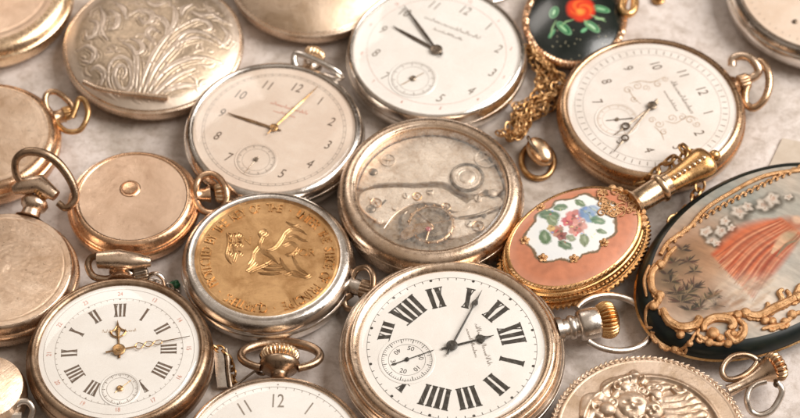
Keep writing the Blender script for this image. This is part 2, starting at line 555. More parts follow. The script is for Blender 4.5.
def sub_dial(dial, cx, cy, r, z, ink, rim_mat, nums=True, disc=None):
    """sunk seconds dial: dished disc, printed ring, ticks and tens"""
    m = MB(); m.lathe([(0.0, z), (r * .93, z), (r * 1.0, z + .009), (r * 1.03, z + .001)], 64, cx=cx, cy=cy)
    m.build('seconds_dial', disc or rim_mat, dial)
    m = MB(); zz = z + .004
    circle(m, r * .90, .008, zz, cx, cy); circle(m, r * .66, .006, zz, cx, cy)
    for k in range(60):
        a = 2 * PI * k / 60
        r0 = r * (.74 if k % 5 == 0 else .81)
        p, q = pol(r0, a), pol(r * .90, a)
        m.ribbon([(cx + p[0], cy + p[1]), (cx + q[0], cy + q[1])], .016 if k % 5 == 0 else .008, zz + .0004)
    if nums:
        for k in range(1, 7):
            a = 2 * PI * k / 6; p = pol(r * .50, a)
            m.text(str(k * 10), r * .26, cx + p[0], cy + p[1], zz, -a if not (PI / 2 < a < 3 * PI / 2) else -a + PI)
    m.build('seconds_track', ink, dial)
def script(m, x, y, w, h, z, rot=0, seed=1, lw=.012):
    """a line of tiny flowing script, too small to read"""
    rn = random.Random(seed)
    pts = []
    n = int(w / h * 7)
    for i in range(n):
        t = i / (n - 1)
        hh = h * (rn.choice([.35, .4, .45, .9]) if i % 2 else .05)
        lx = -w / 2 + w * t + rn.uniform(-.1, .1) * h; ly = hh - h * .3
        pts.append((x + lx * math.cos(rot) - ly * math.sin(rot), y + lx * math.sin(rot) + ly * math.cos(rot)))
    m.ribbon(cat(pts, 3), lw, z)
def hand(root, name, tip, z, kind, w, mat, tail=0.0, hub=.1, pivot=(0, 0)):
    """hands as thin ridged metal; tip is the local point they reach"""
    dx, dy = tip[0] - pivot[0], tip[1] - pivot[1]
    ln = math.hypot(dx, dy); ux, uy = dx / ln, dy / ln
    def P(t, s=0): return (pivot[0] + ux * t - uy * s, pivot[1] + uy * t + ux * s)
    m = MB(); h = min(.03, w * .35)
    if kind == 'spade':
        m.ribbon([P(-tail), P(ln * .62)], [w, w * .75], z, h)
        s = [(.60, .5), (.63, 1.6), (.66, 2.9), (.70, 3.6), (.735, 3.0), (.77, 1.9), (.81, 1.3), (.87, .8), (.93, .45), (1.0, .12)]
        m.ribbon([P(ln * a) for a, b in s], [w * b for a, b in s], z + .003, h)
        for sg in (-1, 1):
            m.ribbon(cat([P(ln * .60, sg * w * .4), P(ln * .635, sg * w * 1.5), P(ln * .675, sg * w * 1.7)], 4), w * .7, z + .001, h)
    elif kind == 'spade_minute':
        m.ribbon([P(-tail), P(ln * .70)], [w, w * .7], z, h)
        s = [(.69, .5), (.71, 1.3), (.73, 2.3), (.76, 2.8), (.79, 2.1), (.82, 1.2), (.88, .55), (1.0, .15)]
        m.ribbon([P(ln * a) for a, b in s], [w * b for a, b in s], z + .003, h)
    elif kind == 'leaf':
        s = [(-tail / ln, .5), (0, .7), (.25, 1.0), (.5, 1.05), (.8, .7), (1, .1)]
        m.ribbon([P(ln * a) for a, b in s], [w * b for a, b in s], z, h)
    elif kind == 'baton':
        m.ribbon([P(-tail), P(ln * .95), P(ln)], [w * 1.1, w * .8, w * .3], z, h)
    elif kind == 'breguet':
        m.ribbon([P(-tail), P(ln * .62)], [w * 1.2, w * .6], z, h)
        c = P(ln * .70)
        m.tube([(c[0] + w * 1.5 * math.cos(a), c[1] + w * 1.5 * math.sin(a), z + w * .3) for a in [2 * PI * k / 20 for k in range(20)]], w * .42, closed=True, segs=6)
        m.ribbon([P(ln * .76), P(ln * .82), P(ln)], [w * 1.4, w * .8, w * .2], z, h)
    elif kind == 'ornate':       # pierced scroll hand
        m.ribbon([P(-tail), P(ln * .25)], [w, w * .8], z, h)
        for k in range(3):
            t0 = .22 + k * .13
            for sg in (-1, 1):
                m.ribbon(cat([P(ln * t0, sg * w * .1), P(ln * (t0 + .05), sg * w * (1.7 - .3 * k)), P(ln * (t0 + .11), sg * w * .9), P(ln * (t0 + .13), 0)], 4), w * .5, z + .002, h * .6)
        m.ribbon([P(ln * .60), P(ln)], [w * .7, w * .2], z, h)
    elif kind == 'ornate_hour':
        m.ribbon([P(-tail), P(ln * .5)], [w, w * .8], z, h)
        for sg in (-1, 1):
            m.ribbon(cat([P(ln * .42, 0), P(ln * .5, sg * w * 2.0), P(ln * .62, sg * w * 2.8), P(ln * .70, sg * w * 1.2), P(ln * .82, 0)], 5), w * .8, z + .002, h)
        m.ribbon([P(ln * .45), P(ln * .66), P(ln * .82), P(ln)], [w * .8, w * 1.9, w * 1.0, w * .15], z + .004, h)
    if hub:
        m.lathe([(hub, z - .012), (hub, z + .022), (hub * .8, z + .035), (hub * .38, z + .038), (hub * .34, z + .05), (.001, z + .055)], 28, cx=pivot[0], cy=pivot[1])
    return m.build(name, mat, root, 40)
def crystal(root, r, z0, h, mat=None):
    pf = [(r * math.cos(a), z0 + h * math.sin(a)) for a in [PI / 2 * k / 14 for k in range(15)]]
    pf[-1] = (.001, z0 + h)
    m = MB(); m.lathe(pf, 96)
    return m.build('crystal', mat or M['glass'], root)
def dial_disc(root, r, z, mat):
    m = MB(); m.lathe([(0.0, z), (r * .6, z), (r, z), (r * 1.04, z - .01)], 96)
    return m.build('dial', mat, root)
def arabic(m, r, size, z, upright=True, skip=(), sxy=(.8, 1), shear=0, nums=range(1, 13)):
    for k in nums:
        if k in skip: continue
        a = 2 * PI * k / 12; p = pol(r, a)
        rot = 0 if upright else (-a if not (3.5 < k < 8.5) else -a + PI)
        m.text(str(k), size, p[0], p[1], z, rot, sxy, shear)

# ------------------------------------------------------------------ 1. large railway watch with black roman numerals
def watch_roman():
    zd = .95
    Mx = frame(452, 347, zd, toward=(590, 318))
    t = thing('pocket_watch', Mx, 'silver pocket watch with bold black roman numerals, black spade hands and ribbed gold crown', 'pocket watch', G)
    rd = cm(452, 347, zd, 93); ro = cm(452, 347, zd, 114); g = ro - rd
    zw = .62
    case_body(t, ro, zw, M['silver'], [(ro * 1.0, zw + .04), (ro * .985, zw + .07)])
    B = lambda *a: [(rd + f * g, z) for f, z in a]
    ring(t, B((.97, .66), (1.0, .70), (.99, .76), (.93, .80), (.90, .78), (.87, .80), (.84, .84), (.80, .865), (.77, .85), (.75, .87)), M['silver'], 'case_rim')
    ring(t, B((.78, .84), (.77, .90), (.72, .95), (.66, .97), (.60, .965), (.57, .985), (.50, 1.04), (.42, 1.075), (.34, 1.085), (.22, 1.07), (.10, 1.02), (.03, .985), (.0, .955), (-.01, .93)), M['champagne'], 'bezel')
    d = dial_disc(t, rd, zd, M['enamel'])
    z = zd + .004
    m = MB()
    nm = ['XII', 'I', 'II', 'III', 'IIII', 'V', 'VI', 'VII', 'VIII', 'IX', 'X', 'XI']
    sc_ = L(Mx, 407, 360, zd); rs = cm(407, 360, zd, 28)
    for k, s in enumerate(nm):
        if k == 6: continue
        r0 = .53
        if k in (5, 7): r0 = .67
        roman(m, s, 2 * PI * k / 12, rd * r0, rd * .80, rd * .052, rd * .012, z, serif=True, gapf=.55)
    m.build('numerals', M['ink'], d)
    m = MB(); ticks(m, rd * .885, rd * .915, .016, z, 60, 5); circle(m, rd * .915, .007, z + .0006); dots(m, rd * .90, .035, z + .001)
    m.build('minute_track', M['ink'], d)
    m = MB()
    script(m, rd * .05, rd * .33, rd * .55, rd * .07, z, 0, 3, .01); script(m, rd * .0, rd * .22, rd * .38, rd * .055, z, 0, 4, .009)
    m.build('signature', M['greyink'], d)
    sub_dial(d, sc_[0], sc_[1], rs, z + .001, M['ink'], M['enamel'])
    hand(t, 'hour_hand', L(Mx, 494, 335, 1.0), .985, 'spade', .065, M['ink'], .25, 0)
    hand(t, 'minute_hand', L(Mx, 482, 290, 1.02), 1.015, 'spade_minute', .055, M['ink'], .28, .13)
    hand(t, 'second_hand', L(Mx, 434, 350, .97), .975, 'baton', .028, M['ink'], .38, .05, pivot=sc_)
    c = [sc_[0] * 2 - L(Mx, 434, 350, .97)[0], 0]
    crystal(t, rd * 1.0, .99, .16)
    zn = .72
    neck(t, ro - .1, zn, [(.30, 0), (.29, .12), (.23, .16), (.22, .26), (.27, .30), (.29, .36), (.27, .42), (.24, .44), (.24, .50), (.33, .53), (.36, .60), (.37, .9), (.35, 1.0), (.30, 1.04)], M['silver'])
    crown(t, ro + .86, zn, .42, .50, M['gold'], 26, depth=.07)
    bow(t, ro + .52, zn, .80, .96, .072, M['silver'], tilt=-13, gap=36, thick=1.3)
watch_roman()

# ------------------------------------------------------------------ 2. tarnished watch with thin roman numerals and gilt hands
def watch_slim_roman():
    zd = .92
    Mx = frame(119, 351, zd, toward=(121, 270))
    t = thing('pocket_watch', Mx, 'brown tarnished pocket watch with slim roman numerals, red outer numbers and ornate gilt hands', 'pocket watch', G)
    rd = cm(119, 351, zd, 80); ro = cm(119, 351, zd, 94.5); g = ro - rd
    zw = .60
    case_body(t, ro, zw, M['tarnish'])
    B = lambda *a: [(rd + f * g, z) for f, z in a]
    ring(t, B((1.0, .60), (.98, .68), (.93, .72), (.90, .71), (.88, .74), (.82, .83), (.70, .92), (.55, .975), (.35, 1.0), (.15, .985), (.04, .95), (.0, .91)), M['tarnish'], 'bezel')
    d = dial_disc(t, rd, zd, M['enamel'])
    z = zd + .004
    m = MB()
    for k, s in enumerate(['XII', 'I', 'II', 'III', 'IIII', 'V', 'VI', 'VII', 'VIII', 'IX', 'X', 'XI']):
        if k == 6: continue
        roman(m, s, 2 * PI * k / 12, rd * .52, rd * .72, rd * .030, rd * .008, z, gapf=.75)
    m.build('numerals', M['brownink'], d)
    m = MB()
    ticks(m, rd * .775, rd * .80, .01, z, 60); circle(m, rd * .80, .006, z + .0005); circle(m, rd * .94, .006, z)
    dots(m, rd * .79, .02, z + .001)
    m.build('minute_track', M['greyink'], d)
    m = MB()
    for k in range(12):
        a = 2 * PI * k / 12; p = pol(rd * .87, a)
        m.text(str(k + 12 if k else 24), rd * .085, p[0], p[1], z, -a if not (3.5 < k < 8.5) else PI - a, (.8, 1))
    m.build('outer_numerals', M['redink'], d)
    m = MB()
    script(m, 0, rd * .30, rd * .42, rd * .06, z, 0, 8, .008)
    m.build('signature', M['goldink'], d)
    sc_ = L(Mx, 120, 389, zd)
    sub_dial(d, sc_[0], sc_[1], cm(120, 389, zd, 20), z + .001, M['greyink'], M['enamel'], nums=False)
    hand(t, 'hour_hand', L(Mx, 117.5, 320, .96), .95, 'ornate_hour', .06, M['oldgold'], .22, 0)
    hand(t, 'minute_hand', L(Mx, 190, 336, .98), .975, 'ornate', .05, M['oldgold'], .3, .15)
    hand(t, 'second_hand', (sc_[0] + .25, sc_[1] + .22), .94, 'baton', .02, M['oldgold'], .15, .075, pivot=sc_)
    crystal(t, rd, .95, .15)
    zn = .70
    neck(t, ro - .1, zn, [(.36, 0), (.33, .1), (.24, .14), (.23, .26), (.30, .3), (.31, .42), (.25, .50), (.22, .56)], M['champagne'])
    # folded bow lying across the neck, its screw heads at both ends
    m = MB()
    zb = 1.0
    A = L(Mx, 98, 260, zb); Bp = L(Mx, 151, 262, zb)
    m.tube([(A[0], A[1], zb), (A[0] * .6 + Bp[0] * .4, A[1] * .6 + Bp[1] * .4, zb + .05), (Bp[0] * .75 + A[0] * .25, Bp[1] * .75 + A[1] * .25, zb), (Bp[0], Bp[1], zb)], [.20, .24, .20, .115], segs=20)
    m.build('bow_bar', M['champagne'], t, 50)
    bow_px(t, Mx, [(98, 256, 1.0), (91, 258, .9), (88, 266, .8), (93, 276, .7), (104, 279, .66), (112, 278, .66)], .085, M['tarnish'], name='bow')
    crown(t, ro + .02, .78, .16, .36, M['steel'], 12, yaw=-1.35, shape='drum').location.x += .28
    bow_px(t, Mx, [(147, 281, .5), (150, 275, .6), (157, 274, .7), (163, 279, .6), (165, 287, .45)], .055, M['bright'], name='swivel_loop')
watch_slim_roman()

# ------------------------------------------------------------------ 3. watch with a movement under glass
def watch_movement():
    zt = 1.12
    Mx = frame(431, 187.5, zt, rot=-8, tilt=(2.0, 0), lift=.1)
    t = thing('pocket_watch', Mx, 'pocket watch with a wide plain rim and its silver movement showing under glass', 'pocket watch', G)
    rg = cm(431, 188, zt, 76); ro = cm(431, 188, zt, 94); g = ro - rg
    zw = .62
    case_body(t, ro, zw, M['champagne'])
    B = lambda *a: [(rg + f * g, z) for f, z in a]
    ring(t, B((1.0, .62), (1.0, .70), (.97, .78), (.94, .79), (.93, .82), (.90, .93), (.78, 1.05), (.58, 1.13), (.36, 1.17), (.18, 1.17), (.08, 1.15), (.05, 1.13), (.0, 1.12), (-.01, 1.06), (-.06, 1.06), (-.08, 1.0), (-.08, .70)), M['champagne'], 'bezel')
    ri = rg * .985; zp = .72
    m = MB(); m.lathe([(0.0, zp), (ri * .8, zp), (ri, zp)], 96)
    mv = m.build('movement', M['base'], t)
    def X(pts, z): return [L(Mx, a, b, z) for a, b in pts]
    def slab(pts, z0, z1, name, mat, n=6):
        p = cat(X(pts, z1), n, True)
        area = sum(p[i - 1][0] * p[i][1] - p[i][0] * p[i - 1][1] for i in range(len(p)))
        if area < 0: p = p[::-1]
        p = [(a * min(1, ri * .985 / (math.hypot(a, b) + 1e-9)), b * min(1, ri * .985 / (math.hypot(a, b) + 1e-9))) for a, b in p]
        mm = MB(); mm.slab(p, z0, z1, .022); return mm.build(name, mat, mv, 25)
    slab([(359, 188), (376, 184.5), (395, 183), (415, 183.5), (436, 182), (448, 184), (456, 190), (466, 194), (478, 193), (486, 190), (498, 194), (506, 180), (490, 150), (430, 133), (375, 150), (357, 170)], zp, .83, 'bridge', M['plate'])
    slab([(360, 194), (372, 188.5), (395, 187), (415, 187.5), (436, 187), (447, 190), (456, 196), (464, 201), (470, 207), (455, 212), (436, 204), (415, 203), (398, 211), (386, 222), (372, 218), (360, 206)], zp, .80, 'bridge', M['plate'])
    slab([(470, 200), (485, 196), (500, 197), (503, 205), (488, 212), (470, 216), (458, 218), (448, 213), (460, 211)], zp, .79, 'bridge', M['plate'])
    slab([(452, 220), (470, 219), (488, 214), (498, 211), (490, 224), (470, 234), (448, 237)], zp, .78, 'bridge', M['plate'])
    def wheel(u, v, rpx, z, name, mat, teeth=40, hub=True, ringw=.16):
        c = L(Mx, u, v, z); r = cm(u, v, z, rpx)
        mm = MB()
        mod = (lambda a, rr, zz: 1 + (.035 if (rr > r * .97 and math.cos(teeth * a) > 0) else 0)) if teeth else None
        mm.lathe([(r * (1 - ringw), z - .03), (r * (1 - ringw), z + .015), (r * (1 - ringw * .6), z + .022), (r * .97, z + .018), (r, z - .0), (r, z - .03)], max(96, teeth * 4), cx=c[0], cy=c[1])
        return c, r, mm
    # ratchet wheel with polished rings
    c, r, mm = wheel(467, 177, 17.5, .875, 'w', None, 0, ringw=.12)
    mm.build('wheel_ring', M['steel'], mv)
    m = MB(); m.lathe([(r * .80, .84), (r * .80, .87), (r * .5, .885), (r * .46, .872), (r * .42, .885), (r * .2, .89), (.001, .89)], 64, cx=c[0], cy=c[1]); m.build('ratchet_wheel', M['plate'], mv)
    for (u_, v_, rp_, zz_, te_, mt_) in [(467, 177, 13.2, .862, 44, 'plate'), (486, 158, 12, .842, 36, 'plate'), (388, 160, 8, .836, 0, 'plate'), (376, 203, 6, .806, 26, 'brown'), (417, 196.5, 5, .806, 0, 'gold'), (446, 207, 5, .806, 24, 'brown'), (478, 226, 6.5, .80, 30, 'brown')]:
        c, r, mm = wheel(u_, v_, rp_, zz_, 'w', None, te_, ringw=.22)
        for q_ in range(4):
            a_ = q_ * PI / 2 + u_; mm.ribbon([c, (c[0] + r * .85 * math.cos(a_), c[1] + r * .85 * math.sin(a_))], r * .12, zz_ + .012, .006)
        mm.lathe([(r * .22, zz_ + .01), (r * .2, zz_ + .03), (.001, zz_ + .03)], 16, cx=c[0], cy=c[1])
        mm.build('gear_wheel', M[mt_], mv)
    # balance wheel low in the opening
    c, r, mm = wheel(431, 224, 23, .84, 'w', None, 0, ringw=.10)
    for k in range(3):
        a = k * 2 * PI / 3 + .4
        mm.ribbon([c, (c[0] + r * .92 * math.cos(a), c[1] + r * .92 * math.sin(a))], .05, .84, .02)
    for k in range(16):
        a = 2 * PI * k / 16
        mm.ball((c[0] + r * math.cos(a), c[1] + r * math.sin(a), .84), .035, segs=8, rings=6)
    mm.build('balance_wheel', M['brown'], mv)
    m = MB()
    for q in range(5):
        rr = r * (.2 + .07 * q)
        m.tube([(c[0] + rr * math.cos(2 * PI * k / 30), c[1] + rr * math.sin(2 * PI * k / 30), .83) for k in range(30)], .008, closed=True, segs=5)
    m.build('hairspring', M['steel'], mv)
    slab([(400, 235), (405, 228), (414, 224), (425, 222), (433, 225), (432, 229), (424, 231), (414, 235), (405, 239)], .86, .90, 'balance_cock', M['brown'])
    m = MB()
    cj = L(Mx, 428, 229, .9); m.ball((cj[0], cj[1], .9), .07, sz=.5)
    m.build('jewel', paint('ruby', (.35, .02, .04), rough=.1, coat=1), mv)
    # arc screwed over the lower plate and dark crescent of the barrel below
    m = MB(); pts = cat(X([(384, 228), (392, 217), (402, 209), (414, 204), (428, 202)], .82), 6)
    m.ribbon(pts, .022, .815, .008); m.build('spring', M['champagne'], mv)
    for c_, w_ in [([(458, 217), (474, 215), (487, 211), (498, 206)], .06), ([(404, 232), (400, 225), (401, 217), (407, 211)], .09), ([(425, 238), (438, 237), (450, 235)], .10)]:
        m = MB(); m.ribbon(cat(X(c_, .82), 6), w_, .812, .01, taper=True); m.build('lever', M['steel'], mv)
    for (u, v, rp, zz, mt) in [(373, 172, 4, .83, 'steel'), (406, 196, 3.4, .80, 'plate'), (430, 192, 3.6, .80, 'plate'), (371, 209, 4.4, .80, 'steel'), (395, 208, 3.2, .8, 'plate'),
                               (478, 199, 3.8, .79, 'plate'), (493, 193, 4.2, .83, 'plate'), (469, 224, 4, .78, 'plate'), (380, 221, 3.2, .8, 'plate'), (484, 216, 2, .79, 'steel'), (371, 198, 2.6, .8, 'plate')]:
        p = L(Mx, u, v, zz); r = cm(u, v, zz, rp)
        m = MB(); m.lathe([(r * 1.15, zz + .002), (r * 1.15, zz + .006), (r, zz + .007), (r, zz + .03), (r * .85, zz + .04), (.001, zz + .042)], 24, cx=p[0], cy=p[1])
        s = m.build('screw', M[mt], mv)
    m = MB()
    for (u, v, rp, zz) in [(373, 172, 4, .83), (371, 209, 4.4, .80), (406, 196, 3.4, .80), (430, 192, 3.6, .80), (478, 199, 3.8, .79), (469, 224, 4, .78)]:
        p = L(Mx, u, v, zz); r = cm(u, v, zz, rp); a = random.uniform(0, 3)
        m.ribbon([(p[0] - r * .8 * math.cos(a), p[1] - r * .8 * math.sin(a)), (p[0] + r * .8 * math.cos(a), p[1] + r * .8 * math.sin(a))], r * .3, zz + .044)
    p = L(Mx, 381, 205, .8); q = L(Mx, 386, 200, .8); m.ribbon([p, q], .05, .806)
    m.build('screw_slots', M['steel'], mv)
    crystal(t, rg * .99, 1.06, .10, M['hazy'])
watch_movement()

# ------------------------------------------------------------------ 4. nickel watch with stamped brass medal back
def watch_medal():
    zt = .93
    Mx = frame(267.5, 257, zt, toward=(268, 180))
    t = thing('pocket_watch', Mx, 'silver pocket watch face down, a stamped brass disc with raised lettering in its back', 'pocket watch', G)
    rm = cm(267, 257, zt, 72.5); ro = cm(267, 257, zt, 87.5); g = ro - rm
    zw = .56
    case_body(t, ro, zw, M['bright'], [(ro * .985, zw + .05), (ro * .975, zw + .06)])
    B = lambda *a: [(rm + f * g, z) for f, z in a]
    ring(t, B((.90, .61), (.95, .66), (.93, .74), (.86, .80), (.78, .84), (.66, .91), (.45, .96), (.2, .975), (.04, .965), (.0, .93), (-.02, .90)), M['bright'], 'rim')
    def zf(X, Y):
        r = np.hypot(X, Y) / rm
        z = .925 + .015 * (fbm(X, Y, 2.2, 3) - .5) - .02 * np.exp(-((r - .995) / .012) ** 2)
        # raised outer wire
        z = z + .012 * np.exp(-((r - .955) / .015) ** 2)
        return z
    d = grid_disc('medal', zf, rm, rm, M['brass'], t, 60, 220)
    m = MB()
    txt = "OF THE · UNTER THE SIEGE OF PRINCIPE · QUARTERS · PROTECTED BY THE KEY "
    N = len(txt)
    for i, ch in enumerate(txt):
        if ch == ' ': continue
        a = R(-14) + 2 * PI * i / N
        p = pol(rm * .85, a)
        m.text(ch, .34, p[0], p[1], .928, -a, (.74, 1.0), 0, ext=.02)
    for x, y, s, b in [(-.44, .28, .34, 'KEN'), (.56, .06, .30, 'FOR')]:
        m.text(b, s, x * rm * .9, y * rm, .925, 0, (.9, 1.0), 0, ext=.016)
    m.build('lettering', M['gold'], d, 30)
    # figure: rider and plumes above a ground line, laurel at each side
    m = MB(); z = .93; k = rm / 72.5
    def S(pts, w, h=.016, taper=True):
        w = w * .95
        pts2 = [(u + 1.8, v + 1.6) for u, v in pts]
        m.ribbon(cat([((u - 267.5) * k, -(v - 257) / .80 * k) for u, v in pts2], 5), w * .6 * k, z, h * .7, taper=taper)
        m.ribbon(cat([((u - 267.5) * k, -(v - 257) / .80 * k) for u, v in pts], 5), w * k, z, h, taper=taper)
    for pts, w in [
        ([(262, 236), (259, 243), (262, 250), (270, 256), (276, 262)], 5), ([(262, 236), (266, 233), (264, 230), (259, 232), (260, 237)], 4),
        ([(258, 246), (253, 252), (252, 258), (248, 264)], 4), ([(266, 250), (274, 247), (280, 240), (284, 233)], 4),
        ([(284, 233), (290, 229), (298, 230), (305, 234)], 4), ([(286, 238), (294, 236), (301, 240), (306, 241)], 3),
        ([(282, 246), (290, 243), (297, 248), (292, 254), (285, 255)], 5), ([(292, 256), (296, 264), (300, 270), (306, 273)], 4),
        ([(280, 258), (284, 266), (292, 274), (300, 276)], 4), ([(256, 262), (250, 267), (246, 270)], 4), ([(272, 260), (264, 264), (254, 268), (248, 271)], 3),
        ([(284, 275), (294, 272), (304, 277), (310, 275)], 4), ([(286, 222), (293, 226), (299, 225)], 3),
        ([(262, 268), (272, 269), (284, 268)], 2), ([(258, 272), (270, 273), (280, 272)], 2), ([(264, 264), (272, 265), (281, 264)], 2),
        ([(226, 232), (228, 242), (226, 254), (230, 262)], 3), ([(233, 232), (232, 243), (235, 252), (233, 261)], 3), ([(240, 233), (237, 236), (240, 241)], 3)]:
        S(pts, w)
    for q in range(9):
        u = 228 + (q % 3) * 5; v = 232 + (q // 3) * 9
        S([(u, v), (u + 3, v + 2), (u + 1, v + 5)], 2.2)
    m.build('relief_figure', M['brass'], d, 30)
    # short nickel crown and bow towards the right
    Mt = L(Mx, 352, 286, .6); a = math.atan2(Mt[1], Mt[0]) - PI / 2
    P = lambda u, v, z_: (*L(Mx, u, v, z_), z_)
    m = MB(); m.tube([P(343, 281, .62), P(352, 285, .62), P(356, 287, .62), P(364, 290, .62)], [.20, .16, .2, .17], segs=18); m.build('pendant_neck', M['silver'], t, 50)
    cr = crown(t, 0, 0, .22, .30, M['tarnish'], 14, shape='drum'); p = P(360, 288, .66); cr.location = p; cr.rotation_euler = (0, 0, a)
    bow_px(t, Mx, [(352, 279, .62), (357, 270, .75), (367, 268, .9), (373, 276, .95), (372, 290, .85), (364, 303, .62), (355, 309, .45), (347, 308, .35), (345, 300, .42), (352, 294, .55)], .075, M['tarnish'], n=6)
watch_medal()

# colour painting helpers
def lerp(base, col, a):
    a = np.clip(a, 0, 1)[..., None]
    return base * (1 - a) + np.array(col) * a
def blob(X, Y, c, rx, ry, rot=0, soft=.25):
    dx, dy = X - c[0], Y - c[1]
    u = dx * math.cos(rot) + dy * math.sin(rot); v = -dx * math.sin(rot) + dy * math.cos(rot)
    q = np.sqrt((u / rx) ** 2 + (v / ry) ** 2)
    return np.clip((1 + soft - q) / (2 * soft), 0, 1)
def streak(X, Y, pts, w, soft=.4):
    d, t = dist_curve(X, Y, pts)
    ww = w * (.25 + .75 * np.sin(PI * np.clip(t, .03, .97)))
    return np.clip((1 + soft - d / ww) / (2 * soft), 0, 1)


# ------------------------------------------------------------------ plainer open-face watches
def open_watch(Mx, label, zd, rd, ro, case_mat, bez_mat, dial_mat, prof=None, zw=.6, flat=.62, rims=True):
    t = thing('pocket_watch', Mx, label, 'pocket watch', G)
    g = ro - rd
    case_body(t, ro, zw, case_mat, flat=flat)
    dz = zd
    prof = prof or [(1.0, zw), (.98, zw + .07), (.92, zw + .10), (.88, zw + .09), (.85, zw + .12), (.74, dz - .03), (.5, dz + .05), (.25, dz + .07), (.08, dz + .045), (.0, dz - .005)]
    ring(t, [(rd + f * g, z) for f, z in prof], bez_mat)
    d = dial_disc(t, rd, zd, dial_mat)
    return t, d

def watch_beige():
    zd = .80
    Mx = frame(274, 129, zd, toward=(303, 75))
    rd = cm(274, 128, zd, 80); ro = cm(274, 128, zd, 91)
    t, d = open_watch(Mx, 'silver pocket watch with a beige dial and thin gilt hands, right of the engraved lid', zd, rd, ro, M['bright'], M['bright'], M['cream'], zw=.50)
    z = zd + .004
    m = MB(); arabic(m, rd * .72, rd * .20, z, True, skip=(6,), sxy=(.75, 1), shear=.2); m.build('numerals', M['brownink'], d)
    m = MB(); ticks(m, rd * .87, rd * .90, .012, z, 60); circle(m, rd * .90, .008, z + .0005); circle(m, rd * .87, .006, z + .0005)
    m.build('minute_track', M['greyink'], d)
    m = MB(); script(m, .1, rd * .38, rd * .5, rd * .07, z, 0, 14, .01); script(m, .05, rd * .27, rd * .3, rd * .05, z, 0, 15, .008); m.build('signature', M['redink'], d)
    s = L(Mx, 256, 160, zd); sub_dial(d, s[0], s[1], cm(256, 160, zd, 21), z, M['greyink'], M['cream'], nums=False)
    hand(t, 'hour_hand', L(Mx, 228, 114, zd), zd + .03, 'leaf', .085, M['oldgold'], .2, 0)
    hand(t, 'minute_hand', L(Mx, 318, 88, zd), zd + .055, 'leaf', .07, M['oldgold'], .25, .11)
    hand(t, 'second_hand', L(Mx, 244, 174, zd), zd + .02, 'baton', .025, M['steel'], .12, .06, pivot=s)
    crystal(t, rd, zd + .02, .14)
    neck(t, ro - .08, .55, [(.26, 0), (.22, .1), (.20, .2), (.26, .25), (.26, .34)], M['bright'])
    cr = crown(t, ro + .22, .72, .27, .34, M['palegold'], 16, up=.25)
    bow_px(t, Mx, [(312, 73, .55), (300, 70, .7), (294, 62, .85), (296, 54, .95), (306, 56, 1.0), (322, 63, .95), (336, 71, .85), (341, 77, .7), (335, 79, .6), (325, 76, .55)], .085, M['bright'])
watch_beige()

def watch_white():
    zd = .82
    Mx = frame(436.5, 51, zd, toward=(461, 15))
    rd = cm(439, 50, zd, 83); ro = cm(439, 50, zd, 91)
    t, d = open_watch(Mx, 'silver pocket watch with a bright white arabic dial, left of the gold chain heap', zd, rd, ro, M['bright'], M['bright'], M['enamel'], zw=.46)
    z = zd + .004
    m = MB(); arabic(m, rd * .74, rd * .19, z, True, skip=(6,), sxy=(.75, 1), shear=.25); m.build('numerals', M['greyink'], d)
    m = MB(); arabic(m, rd * .90, rd * .07, z, True, sxy=(.8, 1)); circle(m, rd * .84, .006, z); m.build('outer_numerals', M['redink'], d)
    m = MB(); script(m, 0, rd * .42, rd * .75, rd * .07, z, 0, 24, .01); script(m, .0, rd * .30, rd * .4, rd * .05, z, 0, 25, .008); m.build('signature', M['greyink'], d)
    s = L(Mx, 413, 79, zd); sub_dial(d, s[0], s[1], cm(413, 79, zd, 24), z, M['greyink'], M['enamel'], nums=False)
    hand(t, 'hour_hand', L(Mx, 393, 27, zd), zd + .03, 'leaf', .10, M['steel'], .2, 0)
    hand(t, 'minute_hand', L(Mx, 404, 7, zd), zd + .055, 'leaf', .08, M['steel'], .25, .15)
    hand(t, 'second_hand', L(Mx, 424, 73, zd), zd + .02, 'baton', .03, M['steel'], .35, .08, pivot=s)
    crystal(t, rd, zd + .02, .14)
    neck(t, ro - .08, .5, [(.26, 0), (.22, .1), (.20, .2), (.26, .25), (.26, .34)], M['bright'])
    crown(t, ro + .26, .5, .3, .34, M['bright'], 16)
    bow(t, ro + .12, .5, .62, .68, .065, M['bright'], tilt=-8)
watch_white()

